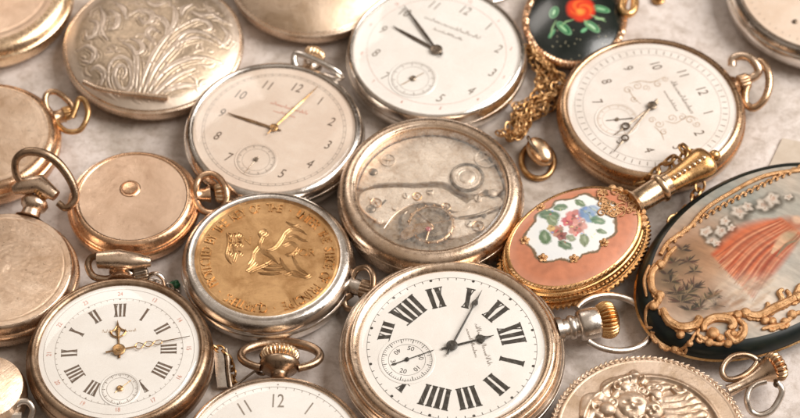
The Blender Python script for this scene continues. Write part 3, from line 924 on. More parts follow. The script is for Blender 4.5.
def watch_ornate():
    zd = .84
    Mx = frame(652, 107, zd, toward=(745, 76))
    rd = cm(652, 108, zd, 84); ro = cm(652, 108, zd, 95)
    t, d = open_watch(Mx, 'brown gold pocket watch with an ornamented pale dial and looped bow, below the black pendant', zd, rd, ro, M['brown'], M['brown'], M['chrono'], zw=.50)
    z = zd + .004
    m = MB(); arabic(m, rd * .66, rd * .18, z, True, skip=(6,), sxy=(.75, 1), shear=.1); m.build('numerals', M['brownink'], d)
    m = MB(); ticks(m, rd * .84, rd * .90, .018, z, 60); circle(m, rd * .82, .006, z); circle(m, rd * .92, .006, z); m.build('minute_track', M['greyink'], d)
    m = MB(); script(m, 0, rd * .40, rd * .55, rd * .09, z, 0, 34, .014); script(m, 0, rd * .25, rd * .34, rd * .06, z, 0, 35, .01); m.build('signature', M['greyink'], d)
    # printed arabesques each side
    m = MB()
    def spir(cx, cy, r, a0, dirn, w=.022, turns=1.4):
        pts = []
        for i in range(26):
            tt = i / 25; a = a0 + dirn * tt * turns * 2 * PI; rr = r * (1 - .85 * tt)
            pts.append((cx + rr * math.cos(a), cy + rr * math.sin(a)))
        m.ribbon(pts, w, z, 0, taper=True)
    for u, v, r, a, s_ in [(672, 118, 5, 0, 1), (682, 117, 4.5, 3, -1), (690, 120, 5, 1, 1), (659, 124, 5, 2, -1), (652, 120, 4, 1, 1), (697, 124, 4, 4, 1),
                           (628, 90, 5, 1, 1), (637, 86, 5, 3, -1), (646, 88, 4, 0, 1), (658, 84, 4.5, 2, 1), (665, 79, 3.5, 2, -1), (634, 99, 4, 1, -1), (664, 132, 4, 2, 1)]:
        p = L(Mx, u, v, z); spir(p[0], p[1], cm(u, v, z, r), a, s_)
    for c in [[(665, 121), (676, 123), (688, 116), (698, 119)], [(628, 84), (640, 81), (652, 82), (666, 76)], [(654, 126), (661, 133), (664, 140)], [(628, 88), (634, 98), (641, 104)]]:
        m.ribbon(cat([L(Mx, a, b, z) for a, b in c], 5), .022, z, 0, taper=True)
    m.build('arabesque', M['goldink'], d)
    s = L(Mx, 617, 120, zd); sub_dial(d, s[0], s[1], cm(617, 120, zd, 22), z, M['goldink'], M['chrono'], nums=False)
    hand(t, 'hour_hand', L(Mx, 614, 136, zd), zd + .03, 'breguet', .06, M['steel'], .2, 0)
    hand(t, 'minute_hand', L(Mx, 613, 154, zd), zd + .055, 'breguet', .055, M['steel'], .25, .12)
    hand(t, 'second_hand', L(Mx, 606, 121, zd), zd + .02, 'baton', .03, M['steel'], .4, .05, pivot=s)
    crystal(t, rd, zd + .02, .14)
    neck(t, ro - .08, .55, [(.30, 0), (.26, .1), (.20, .14), (.19, .2)], M['brown'])
    crown(t, ro + .08, .60, .21, .3, M['brown'], 12, shape='drum')
    bow_px(t, Mx, [(732, 66, .62), (733, 59, .72), (741, 56, .8), (750, 58, .85), (757, 66, .8), (758, 73, .7), (752, 78, .62), (742, 79, .6)], .115, M['champagne'], n=7)
    bow_px(t, Mx, [(752, 62, .7), (762, 62, .8), (768, 72, .8), (769, 86, .7), (764, 100, .55), (754, 108, .4), (746, 104, .4), (745, 94, .5), (748, 84, .6)], .10, M['brown'], n=7, name='bow_ring')
watch_ornate()

def watch_corner():
    zd = .80
    Mx = frame(824, -13, zd, rot=-50)
    rd = cm(824, -8, zd, 86); ro = cm(824, -8, zd, 98)
    prof = [(1.0, .55), (.98, .66), (.90, .70), (.80, .69), (.74, .66), (.68, .70), (.55, .82), (.35, .88), (.14, .87), (.05, .84), (.0, .78)]
    t, d = open_watch(Mx, 'nickel pocket watch with a pinkish dial and stepped rim in the top right corner', zd, rd, ro, M['bright'], M['bright'], M['creamy'], prof=prof, zw=.55)
    z = zd + .004
    m = MB(); arabic(m, rd * .72, rd * .17, z, True, skip=(6,), sxy=(.75, 1), shear=.2); m.build('numerals', M['greyink'], d)
    m = MB(); ticks(m, rd * .88, rd * .91, .012, z, 60); circle(m, rd * .985, .05, z); m.build('minute_track', M['brownink'], d)
    s = L(Mx, 795, 22, zd); m = MB(); m.ball((s[0], s[1], z + .02), .07, sz=.5); m.build('second_hand', M['steel'], t)
    crystal(t, rd, zd + .02, .12)
watch_corner()

def watch_bottom():
    zd = .90
    Mx = frame(274, 456, zd, toward=(280, 350))
    rd = cm(274, 440, zd, 88); ro = cm(274, 440, zd, 97)
    t, d = open_watch(Mx, 'pocket watch cut off by the bottom edge, with arabic numerals and a wide brown bow', zd, rd, ro, M['champagne'], M['champagne'], M['enamel'], zw=.58)
    z = zd + .004
    m = MB(); arabic(m, rd * .73, rd * .25, z, False, skip=(6,), sxy=(.70, 1.05)); m.build('numerals', M['greyink'], d)
    m = MB(); ticks(m, rd * .90, rd * .93, .012, z, 60); circle(m, rd * .93, .008, z + .0005); dots(m, rd * .96, .018, z); m.build('minute_track', M['greyink'], d)
    hand(t, 'hour_hand', pol(rd * .5, R(250)), zd + .03, 'leaf', .085, M['oldgold'], .2, 0)
    hand(t, 'minute_hand', pol(rd * .75, R(130)), zd + .055, 'leaf', .07, M['oldgold'], .25, .11)
    crystal(t, rd, zd + .02, .14)
    zn = .72
    neck(t, ro - .1, zn, [(.28, 0), (.20, .1), (.19, .2), (.22, .24), (.38, .32), (.47, .42), (.46, .50), (.38, .56)], M['tarnish'], up=.05)
    crown(t, ro + .44, zn + .04, .42, .34, M['palegold'], 24, up=.12, depth=.08)
    bow(t, ro + .26, zn + .05, .90, .52, .09, M['tarnish'], tilt=-20, gap=28, thick=1.35)
watch_bottom()

# ------------------------------------------------------------------ closed cases
def closed_case(Mx, label, ro, zw, lid, case_mat, lid_mat, flat=.62, zf=None, rl=None, nr=40, nt=200, lidname='lid'):
    """lid: profile [(r fraction, z)] from the hinge line inwards; zf: height field for the lid centre"""
    t = thing('pocket_watch', Mx, label, 'pocket watch', G)
    case_body(t, ro, zw, case_mat, flat=flat)
    if lid: ring(t, [(ro * f, z) for f, z in lid], case_mat, 'lid_rim')
    d = grid_disc(lidname, zf, rl, rl, lid_mat, t, nr, nt) if zf else None
    return t, d

def gold_topleft():
    z = .95
    Mx = frame(-14, -12, z, rot=10)
    ro = cm(-14, 0, z, 87)
    def zf(X, Y):
        r = np.hypot(X, Y) / ro
        return .93 + .06 * (1 - (r / .8) ** 2) * (r < .8) + .012 * np.sin(np.clip((r - .70) / .04, 0, 1) * PI) - .004 * fbm(X, Y, 1.5, 2)
    t, d = closed_case(Mx, 'closed yellow gold pocket watch with a plain lid in the top left corner', ro, .58,
                       [(1, .58), (.995, .66), (.975, .70), (.965, .69), (.955, .72), (.94, .80), (.90, .875), (.85, .915), (.80, .93)], M['palegold'], M['rosesat'], zf=zf, rl=ro * .80)
gold_topleft()

def engraved():
    z = 1.0
    Mx = frame(152, 33, z, rot=-150)
    Mf = frame(152, 33, z, rot=0)
    ro = cm(152, 33, z, 91)
    t = thing('pocket_watch', Mf, 'closed silver pocket watch whose domed lid is engraved with scrolling foliage', 'pocket watch', G)
    case_body(t, ro, .50, M['champagne'])
    ring(t, [(ro * 1.0, .50), (ro * .995, .56), (ro * .975, .585), (ro * .965, .575), (ro * .955, .60)], M['champagne'], 'case_rim')
    def dome(r): return .60 + .42 * (1 - np.clip(r, 0, 1) ** 3.2)
    curves = []; marks = []
    def P(u, v):
        x, y = L(Mf, u, v, .98); return (x, y)
    px = lambda pts, w, h: curves.append((cat([P(60 + a / 3.8, b / 3.8) for a, b in pts], 5), w, h))
    # leaf sweeps and scrolls traced as engraved strokes
    for pts in [[(235, 290), (250, 270), (240, 245), (215, 250), (205, 285), (225, 320), (260, 320), (275, 285), (265, 235), (230, 215), (190, 235), (180, 290), (205, 335)],
                [(295, 335), (320, 280), (350, 220), (390, 160), (430, 120), (480, 90)], [(310, 340), (340, 290), (375, 240), (420, 190), (455, 160), (520, 140), (580, 150)],
                [(320, 345), (360, 300), (410, 255), (470, 225), (540, 210), (610, 215)], [(330, 350), (380, 320), (440, 280), (510, 250)],
                [(285, 330), (290, 280), (290, 220), (270, 180), (240, 165)], [(270, 150), (300, 160), (315, 190), (290, 205), (275, 190)],
                [(265, 60), (300, 40), (345, 50), (350, 80), (320, 90), (300, 70)], [(350, 60), (390, 75), (410, 110), (400, 150)], [(430, 20), (440, 60), (430, 100), (405, 140)],
                [(480, 90), (520, 70), (560, 75), (570, 100), (545, 110)], [(500, 40), (540, 50), (600, 30)], [(440, 190), (450, 150), (490, 120), (550, 120), (590, 140)],
                [(150, 10), (165, 60), (155, 110), (180, 150)], [(110, 60), (140, 80), (130, 120), (100, 130), (95, 100)], [(60, 170), (100, 160), (130, 190), (110, 220), (80, 210)],
                [(190, 30), (220, 60), (215, 100), (185, 110)], [(210, 0), (240, 30), (250, 70)], [(110, 250), (140, 240), (165, 265), (150, 300)], [(330, 0), (360, 20), (400, 10)],
                [(610, 80), (640, 110), (620, 150), (590, 130)], [(560, 20), (600, 50), (650, 60)], [(460, 60), (470, 30), (500, 10)], [(395, 330), (450, 310), (520, 300)],
                [(120, 300), (160, 320), (200, 345)], [(350, 160), (330, 130), (350, 110), (375, 125)]]:
        marks.append(cat([P(60 + a / 3.8, b / 3.8) for a, b in pts], 5)); px(pts, .050, .009)
        px([(a + 13, b + 7) for a, b in pts], .03, .008); px([(a + 24, b + 13) for a, b in pts[:-1]], .026, .007)
        px([(a - 11, b + 9) for a, b in pts[1:]], .028, .007)
    rn = random.Random(3)
    for k in range(110):          # small leaves filling the ground
        a = rn.uniform(0, 2 * PI); rr = ro * .86 * math.sqrt(rn.random())
        x, y = rr * math.cos(a), rr * math.sin(a); b = rn.uniform(0, 2 * PI); s = rn.uniform(.12, .3)
        c = [(x + s * q * math.cos(b + .9 * q), y + s * q * math.sin(b + .9 * q)) for q in (0, .35, .7, 1)]
        curves.append((cat(c, 3), .035, .007))
    def zf(X, Y):
        r = np.hypot(X, Y) / ro
        z = dome(r / .955)
        e = np.zeros(X.shape)
        for c, w, h in curves:
            xs = [p[0] for p in c]; ys = [p[1] for p in c]
            msk = (X > min(xs) - .2) & (X < max(xs) + .2) & (Y > min(ys) - .2) & (Y < max(ys) + .2)
            if not msk.any(): continue
            dd, tt = dist_curve(X[msk], Y[msk], c)
            ww = w * (.35 + .65 * np.sin(PI * np.clip(tt, .02, .98)))
            val = h * np.exp(-(dd / ww) ** 2) - h * .6 * np.exp(-((dd - ww * 1.9) / (ww * .7)) ** 2)
            tmp = e[msk]; e[msk] = np.where(np.abs(val) > np.abs(tmp), val, tmp)
        return z + 1.25 * e * np.clip((.94 - r) / .06, 0, 1)
    def col(X, Y):
        r = np.hypot(X, Y) / ro
        n = fbm(X, Y, 2.2, 41)
        c = np.ones(X.shape + (3,)) * np.array([.50, .39, .285]) * (.75 + .5 * n)[..., None]
        c = c * (.86 + .28 * vnoise(X, Y, 22, 7))[..., None]
        for cv in marks:
            dd, tt = dist_curve(X, Y, cv); w_ = .085 * (.35 + .65 * np.sin(PI * np.clip(tt, .05, .95)))
            dd = dd + .03 * (vnoise(X, Y, 7, 3) - .5)
            a = np.clip((w_ * 1.45 - dd) / .03, 0, 1); c = lerp(c, (.34, .25, .17), a * .7)
            a = np.clip((w_ - dd) / .03, 0, 1); c = lerp(c, (.80, .68, .58), a * .8)
            a = np.clip((w_ * .35 - dd) / .02, 0, 1); c = lerp(c, (.46, .35, .26), a * .7)
        for cv, w, h in curves[-110:]:
            xs = [p[0] for p in cv]; ys = [p[1] for p in cv]
            k_ = (X > min(xs) - .1) & (X < max(xs) + .1) & (Y > min(ys) - .1) & (Y < max(ys) + .1)
            if k_.any():
                dd, tt = dist_curve(X[k_], Y[k_], cv); c[k_] = lerp(c[k_], (.62, .50, .40), np.clip((.035 - dd) / .02, 0, 1) * .7)
        return lerp(c, (.74, .62, .51), np.clip((r - .84) / .05, 0, 1))
    em = metal('engraved_silver', (.7, .6, .5), (.6, .5, .4), .46, 1)
    en = em.node_tree; at_ = en.nodes.new('ShaderNodeAttribute'); at_.attribute_name = 'Col'
    en.links.new(at_.outputs['Color'], en.nodes['Principled BSDF'].inputs['Base Color'])
    grid_disc('engraved_lid', zf, ro * .955, ro * .955, em, t, 220, 640, col)
    # long thumb bar on the near edge
    m = MB()
    P3 = lambda u, v, z_: (*L(Mf, u, v, z_), z_)
    pts = cat([P3(84, 82, .86), P3(97, 88, .88), P3(110, 91, .88), P3(126, 93.5, .88), P3(150, 96, .86), P3(168, 98, .82)], 5)
    n = len(pts)
    m.tube(pts, [.075 - .018 * math.sin(PI * i / (n - 1)) for i in range(n)], segs=14)
    m.build('thumb_bar', M['champagne'], t)
engraved()

def rim_topcentre():
    z = .95
    Mx = frame(312, -36, z, rot=0)
    ro = cm(312, -30, z, 84)
    def zf(X, Y):
        r = np.hypot(X, Y) / ro
        return .60 + .42 * (1 - (r / .93) ** 3)
    t, d = closed_case(Mx, 'closed polished pocket watch at the top edge, only its near rim showing', ro, .50,
                       [(1, .50), (.995, .55), (.97, .575), (.955, .565), (.945, .58), (.93, .60)], M['champagne'], M['satin'], zf=zf, rl=ro * .93)
rim_topcentre()

def left_tan():
    z = .86
    Mx = frame(-14, 134, z, toward=(60, 108))
    ro = cm(-10, 135, z, 74)
    def zf(X, Y):
        r = np.hypot(X, Y) / ro
        return .85 + .03 * (1 - (r / .84) ** 2) - .02 * np.exp(-((r - .81) / .012) ** 2) + .006 * fbm(X, Y, 5, 6)
    t, d = closed_case(Mx, 'closed tan pocket watch with a scuffed flat lid and small twisted bow, left edge', ro, .52,
                       [(1, .52), (.995, .60), (.975, .63), (.965, .62), (.95, .70), (.92, .79), (.88, .84), (.84, .85)], M['rose'], M['worn'], zf=zf, rl=ro * .84)
    neck(t, ro - .06, .55, [(.2, 0), (.17, .1), (.17, .2), (.2, .24)], M['brown'])
    crown(t, ro + .16, .58, .17, .22, M['oldgold'], 12, shape='drum')
    bow_px(t, Mx, [(57, 118, .6), (48, 110, .7), (45, 100, .8), (48, 93, .85), (56, 92, .85), (65, 98, .8), (72, 106, .7), (74, 117, .6)], .075, M['brown'], n=7)
    bow_px(t, Mx, [(56, 116, .6), (58, 124, .6), (66, 131, .6), (78, 131, .6), (85, 123, .7), (88, 112, .8), (85, 101, .85), (79, 99, .85), (76, 108, .75), (72, 118, .65)], .07, M['oldgold'], n=7, name='bow_ring')
left_tan()

def left_worn():
    z = .95
    Mx = frame(1, 268, z, toward=(34, 200), tilt=(0, 0))
    ro = cm(1, 268, z, 77)
    def zf(X, Y):
        r = np.hypot(X, Y) / ro
        c = np.hypot(X + .15, Y)
        return .90 + .10 * (1 - (r / .9) ** 2) - .012 * np.exp(-((r - .82) / .01) ** 2) + .03 * np.exp(-((r) / .10) ** 4) + .014 * fbm(X, Y, 3, 9) + .004 * vnoise(X, Y, 16, 4)
    t, d = closed_case(Mx, 'closed scuffed pocket watch with a large raised bow and ribbed crown, at the left edge', ro, .52,
                       [(1, .52), (.995, .60), (.975, .64), (.96, .63), (.95, .70), (.935, .82), (.915, .88), (.90, .90)], M['champagne'], M['worn'], zf=zf, rl=ro * .90, nr=110, nt=320)
    neck(t, ro - .1, .72, [(.34, 0), (.24, .06), (.22, .2), (.30, .28), (.34, .40), (.28, .50), (.24, .54)], M['champagne'], up=.25)
    m = MB(); P3 = lambda u, v, z_: (*L(Mx, u, v, z_), z_)
    m.tube([P3(14, 190, 1.05), P3(24, 186, 1.15), P3(40, 184, 1.2), P3(56, 196, 1.1)], [.12, .22, .24, .14], segs=16); m.build('shoulder', M['champagne'], t, 60)
    crown(t, ro + .42, 1.0, .30, .42, M['oldgold'], 18, yaw=-.45, up=.35)
    bow_px(t, Mx, [(24, 186, 1.15), (16, 174, 1.45), (16, 160, 1.75), (26, 152, 1.95), (42, 153, 1.95), (56, 161, 1.8), (67, 174, 1.55), (74, 188, 1.3), (75, 200, 1.1), (66, 208, 1.0), (58, 203, 1.05)], .085, M['tarnish'], thick=1.3)
left_worn()

def rose_stud():
    z = .86
    Mx = frame(132.5, 195, z, toward=(222, 186))
    ro = cm(132, 195, z, 67)
    Mz = Mx
    def zf(X, Y):
        r = np.hypot(X, Y) / ro
        return .78 + .012 * (1 - (r / .8) ** 2) + .003 * fbm(X, Y, 4, 3)
    t, d = closed_case(Mx, 'closed rose gold pocket watch with a small round stud in the middle of its lid', ro, .46,
                       [(1, .46), (1.0, .50), (.985, .53), (.97, .52), (.96, .52), (.965, .57), (.95, .60), (.935, .59), (.92, .64), (.895, .72), (.86, .785), (.83, .80), (.815, .79), (.80, .775)], M['rose'], M['rosesat'], zf=zf, rl=ro * .80)
    c = L(Mx, 130, 188.5, .8); r = cm(130, 188, .8, 9.5)
    m = MB(); m.lathe([(r * 1.12, .775), (r * 1.1, .80), (r, .815), (r * .88, .812), (r * .84, .79), (r * .80, .79), (r * .76, .825), (r * .5, .835), (.001, .838)], 40, cx=c[0], cy=c[1]); m.build('stud', M['rose'], t)
    neck(t, ro - .07, .58, [(.22, 0), (.17, .06), (.16, .2), (.2, .26), (.2, .32)], M['rose'])
    crown(t, ro + .34, .62, .25, .36, M['palegold'], 13, depth=.1)
    bow_px(t, Mx, [(196, 199, .6), (196, 187, .8), (201, 177, .9), (211, 174, .95), (220, 179, .95), (226, 190, .9), (226, 202, .75), (220, 211, .62), (209, 213, .55), (200, 208, .55)], .085, M['rose'], closed=True, n=7)
    m = MB(); P3 = lambda u, v, z_: (*L(Mx, u, v, z_), z_)
    m.tube([P3(233, 192, .6), P3(240, 197, .55), P3(248, 200, .5)], [.12, .08, .05]); m.build('winding_tip', M['silver'], t)
rose_stud()

def left_bottom_small():
    z = .8
    Mx = frame(-14, 387, z, toward=(20, 410))
    ro = cm(-10, 385, z, 40)
    def zf(X, Y):
        r = np.hypot(X, Y) / ro
        return .80 + .10 * (1 - (r / .92) ** 2) + .012 * fbm(X, Y, 3, 19)
    t, d = closed_case(Mx, 'small closed scuffed pocket watch in the lower left corner', ro, .50,
                       [(1, .50), (.99, .60), (.96, .63), (.95, .68), (.935, .76), (.92, .80)], M['worn'], M['worn'], zf=zf, rl=ro * .92)
    bow_px(t, Mx, [(12, 418, .4), (14, 408, .6), (20, 402, .7), (28, 402, .7), (33, 409, .6), (31, 418, .45)], .075, M['silver'], n=7)
    m = MB(); P3 = lambda u, v, z_: (*L(Mx, u, v, z_), z_)
    m.tube([P3(4, 412, .55), P3(12, 416, .5), P3(22, 416, .5)], [.14, .12, .1]); m.build('pendant_neck', M['silver'], t)
left_bottom_small()

def relief_watch():
    z = .95
    Mx = frame(650, 433, z, rot=0)
    ro = cm(650, 425, z, 100); k = cm(650, 400, z, 1)
    t = thing('pocket_watch', Mx, 'closed silver pocket watch with a cast relief of cherub heads on its lid', 'pocket watch', G)
    case_body(t, ro, .56, M['relief'])
    ring(t, [(ro, .56), (ro * 1.0, .64), (ro * .985, .70), (ro * .965, .71), (ro * .955, .69), (ro * .945, .69), (ro * .935, .76), (ro * .92, .80), (ro * .905, .80), (ro * .895, .79)], M['relief'], 'case_rim')
    lp = lambda a, b: L(Mx, 560 + a / 4.444, 350 + b / 4.444, .86)
    heads = [(322, 236, 74, 62), (415, 262, 46, 40), (330, 108, 26, 24), (290, 160, 30, 22), (210, 255, 42, 30), (430, 190, 30, 24)]
    strokes = [([(110, 290), (120, 215), (180, 205), (230, 225)], 22), ([(205, 190), (205, 155), (240, 135), (290, 130)], 22), ([(365, 140), (400, 105), (470, 85), (540, 85), (620, 115), (670, 170), (700, 240), (715, 300)], 12),
               ([(470, 215), (530, 205), (590, 180), (640, 175)], 22), ([(460, 240), (530, 235), (600, 215), (660, 205)], 20), ([(470, 265), (540, 262), (610, 245), (680, 240)], 20), ([(480, 290), (560, 290), (640, 275)], 20),
               ([(400, 150), (450, 130), (500, 110)], 20), ([(420, 170), (480, 150), (540, 130)], 20), ([(500, 160), (520, 145), (550, 150), (555, 175), (525, 185), (510, 170)], 12), ([(150, 240), (180, 235), (200, 260)], 14),
               ([(240, 200), (260, 180), (290, 190)], 16), ([(250, 260), (270, 290), (290, 300)], 18), ([(130, 300), (150, 270), (180, 285)], 16), ([(560, 215), (600, 150), (640, 140)], 14)]
    def zf(X, Y):
        r = np.hypot(X, Y) / ro
        c0 = lp(545, 300); rr = np.hypot(X - c0[0], (Y - c0[1])) 
        z = .80 + .0 * X
        rc = L(Mx, 652, 436, .8); r2 = np.hypot(X - rc[0], Y - rc[1]) / (70 * k)
        inside = 1 / (1 + np.exp((r2 - .96) * 60))
        z = z - .05 * inside + .05 * np.exp(-((r2 - 1.0) / .035) ** 2)
        e = np.zeros(X.shape)
        for a, b, rx, ry in heads:
            c = lp(a, b); sx = rx / 4.444 * k; sy = ry / 4.444 * k / .8
            q = ((X - c[0]) / sx) ** 2 + ((Y - c[1]) / sy) ** 2
            e = np.maximum(e, .20 * np.sqrt(np.clip(1 - q, 0, 1)) * min(1, sx / .3 + .3))
        for pts, w in strokes:
            c = cat([lp(a, b) for a, b in pts], 5)
            dd, tt = dist_curve(X, Y, c); ww = w / 4.444 * k * 1.1
            e = np.maximum(e, .10 * np.sqrt(np.clip(1 - (dd / ww) ** 2, 0, 1)))
        # curls of hair and clouds
        rn = random.Random(11)
        for q in range(20):
            hx, hy, a, b = rn.choice(heads); an = rn.uniform(0, 2 * PI)
            c = lp(hx + a * 1.15 * math.cos(an), hy - abs(b * 1.15 * math.sin(an)) if rn.random() < .75 else hy + b * .9)
            s = rn.uniform(.09, .16)
            d = np.hypot(X - c[0], Y - c[1])
            e = np.maximum(e, .11 * np.clip(1 - (np.abs(d - s * .7) / (s * .5)) ** 2, 0, 1) ** .5 * (d < s * 1.3))
        # faces: eye hollows, nose, mouth, cheeks
        for hx, hy, a, b in heads[:2]:
            def f(dx, dy, s, h, sx=1):
                c = lp(hx + dx * a, hy + dy * b); return h * np.exp(-(((X - c[0]) / sx) ** 2 + (Y - c[1]) ** 2) / (s * k * a / 4.444) ** 2)
            e = e - f(-.35, -.05, .20, .08, 1.3) - f(.25, -.05, .20, .08, 1.3) + f(-.05, .15, .14, .05) - f(-.05, .48, .12, .05, 2) + f(-.42, .35, .25, .03) + f(.35, .35, .25, .03)
        wx = np.sin((Y * 1.0 + .35 * np.sin(X * 3)) * 26 + 3 * fbm(X, Y, 2, 8)) * .008
        c = lp(560, 230); wing = np.exp(-(((X - c[0]) / .75) ** 2 + ((Y - c[1]) / .6) ** 2) ** 2)
        e = e + wx * wing + .02 * (fbm(X, Y, 5, 44) - .5) * inside
        low = 1 / (1 + np.exp((r2 - .93) * 40))
        # mirror-ish lower half stays modest cloud forms
        e = e + .10 * np.clip(fbm(X, Y, 1.6, 71) - .5, 0, 1) * (Y < -.25) * inside
        return z + .85 * e * np.maximum(low, (X < 0) * (r < .84))
    grid_disc('relief_lid', zf, ro * .895, ro * .895, M['relief'], t, 230, 700)
    # laurel leaves round the rim
    m = MB(); n = 108
    for i in range(n):
        a = 2 * PI * i / n
        for sg in (-1, 1):
            rr = ro * (.972 + .014 * sg)
            m.ball((rr * math.cos(a), rr * math.sin(a), .705), .07, sx=1.0, sy=.40, sz=.26, rot=a + PI / 2 + sg * (.5 + .3 * math.sin(i * 1.7)), segs=8, rings=5)
    m.build('laurel_border', M['relief'], t, 60)
    # forked pendant, ribbed bronze crown, two thin rings
    P3 = lambda u, v, z_: (*L(Mx, u, v, z_), z_)
    cc = cat([P3(728, 391, .58), P3(741, 385, .64), P3(754, 378, .70), P3(763, 373, .73), P3(770, 369.5, .75)], 5)
    rr_ = [.15, .12, .14, .22, .33]; n_ = len(cc)
    m = MB(); m.tube(cc, [float(np.interp(i / (n_ - 1) * 4, range(5), rr_)) for i in range(n_)], segs=28); m.build('pendant_neck', M['champagne'], t, 60)
    a = Vector(cc[-1]); b = Vector(P3(782, 363, .78)); ang = math.atan2(b.y - a.y, b.x - a.x) - PI / 2
    cr = crown(t, 0, 0, .33, .34, M['brown'], 15, shape='onion', depth=.12); cr.location = a; cr.rotation_euler = (0, 0, ang)
    m = MB(); m.ball(P3(759, 361, .74), .09); m.build('pivot_screw', M['steel'], t)
    m = MB(); m.ball(P3(777, 384, .66), .09); m.build('pivot_screw', M['steel'], t)
    bow_px(t, Mx, [(757, 361, .74), (747, 355, .82), (734, 356, .84), (725, 363, .80), (722, 372, .75), (727, 379, .72), (738, 378, .72), (750, 371, .72)], .07, M['tarnish'], closed=True, n=6)
    bow_px(t, Mx, [(777, 382, .70), (782, 390, .6), (779, 400, .45), (771, 411, .3), (760, 415, .25), (751, 411, .3), (747, 401, .5), (749, 391, .6), (756, 384, .66), (766, 381, .68)], .075, M['silver'], n=7, name='bow_ring')
relief_watch()

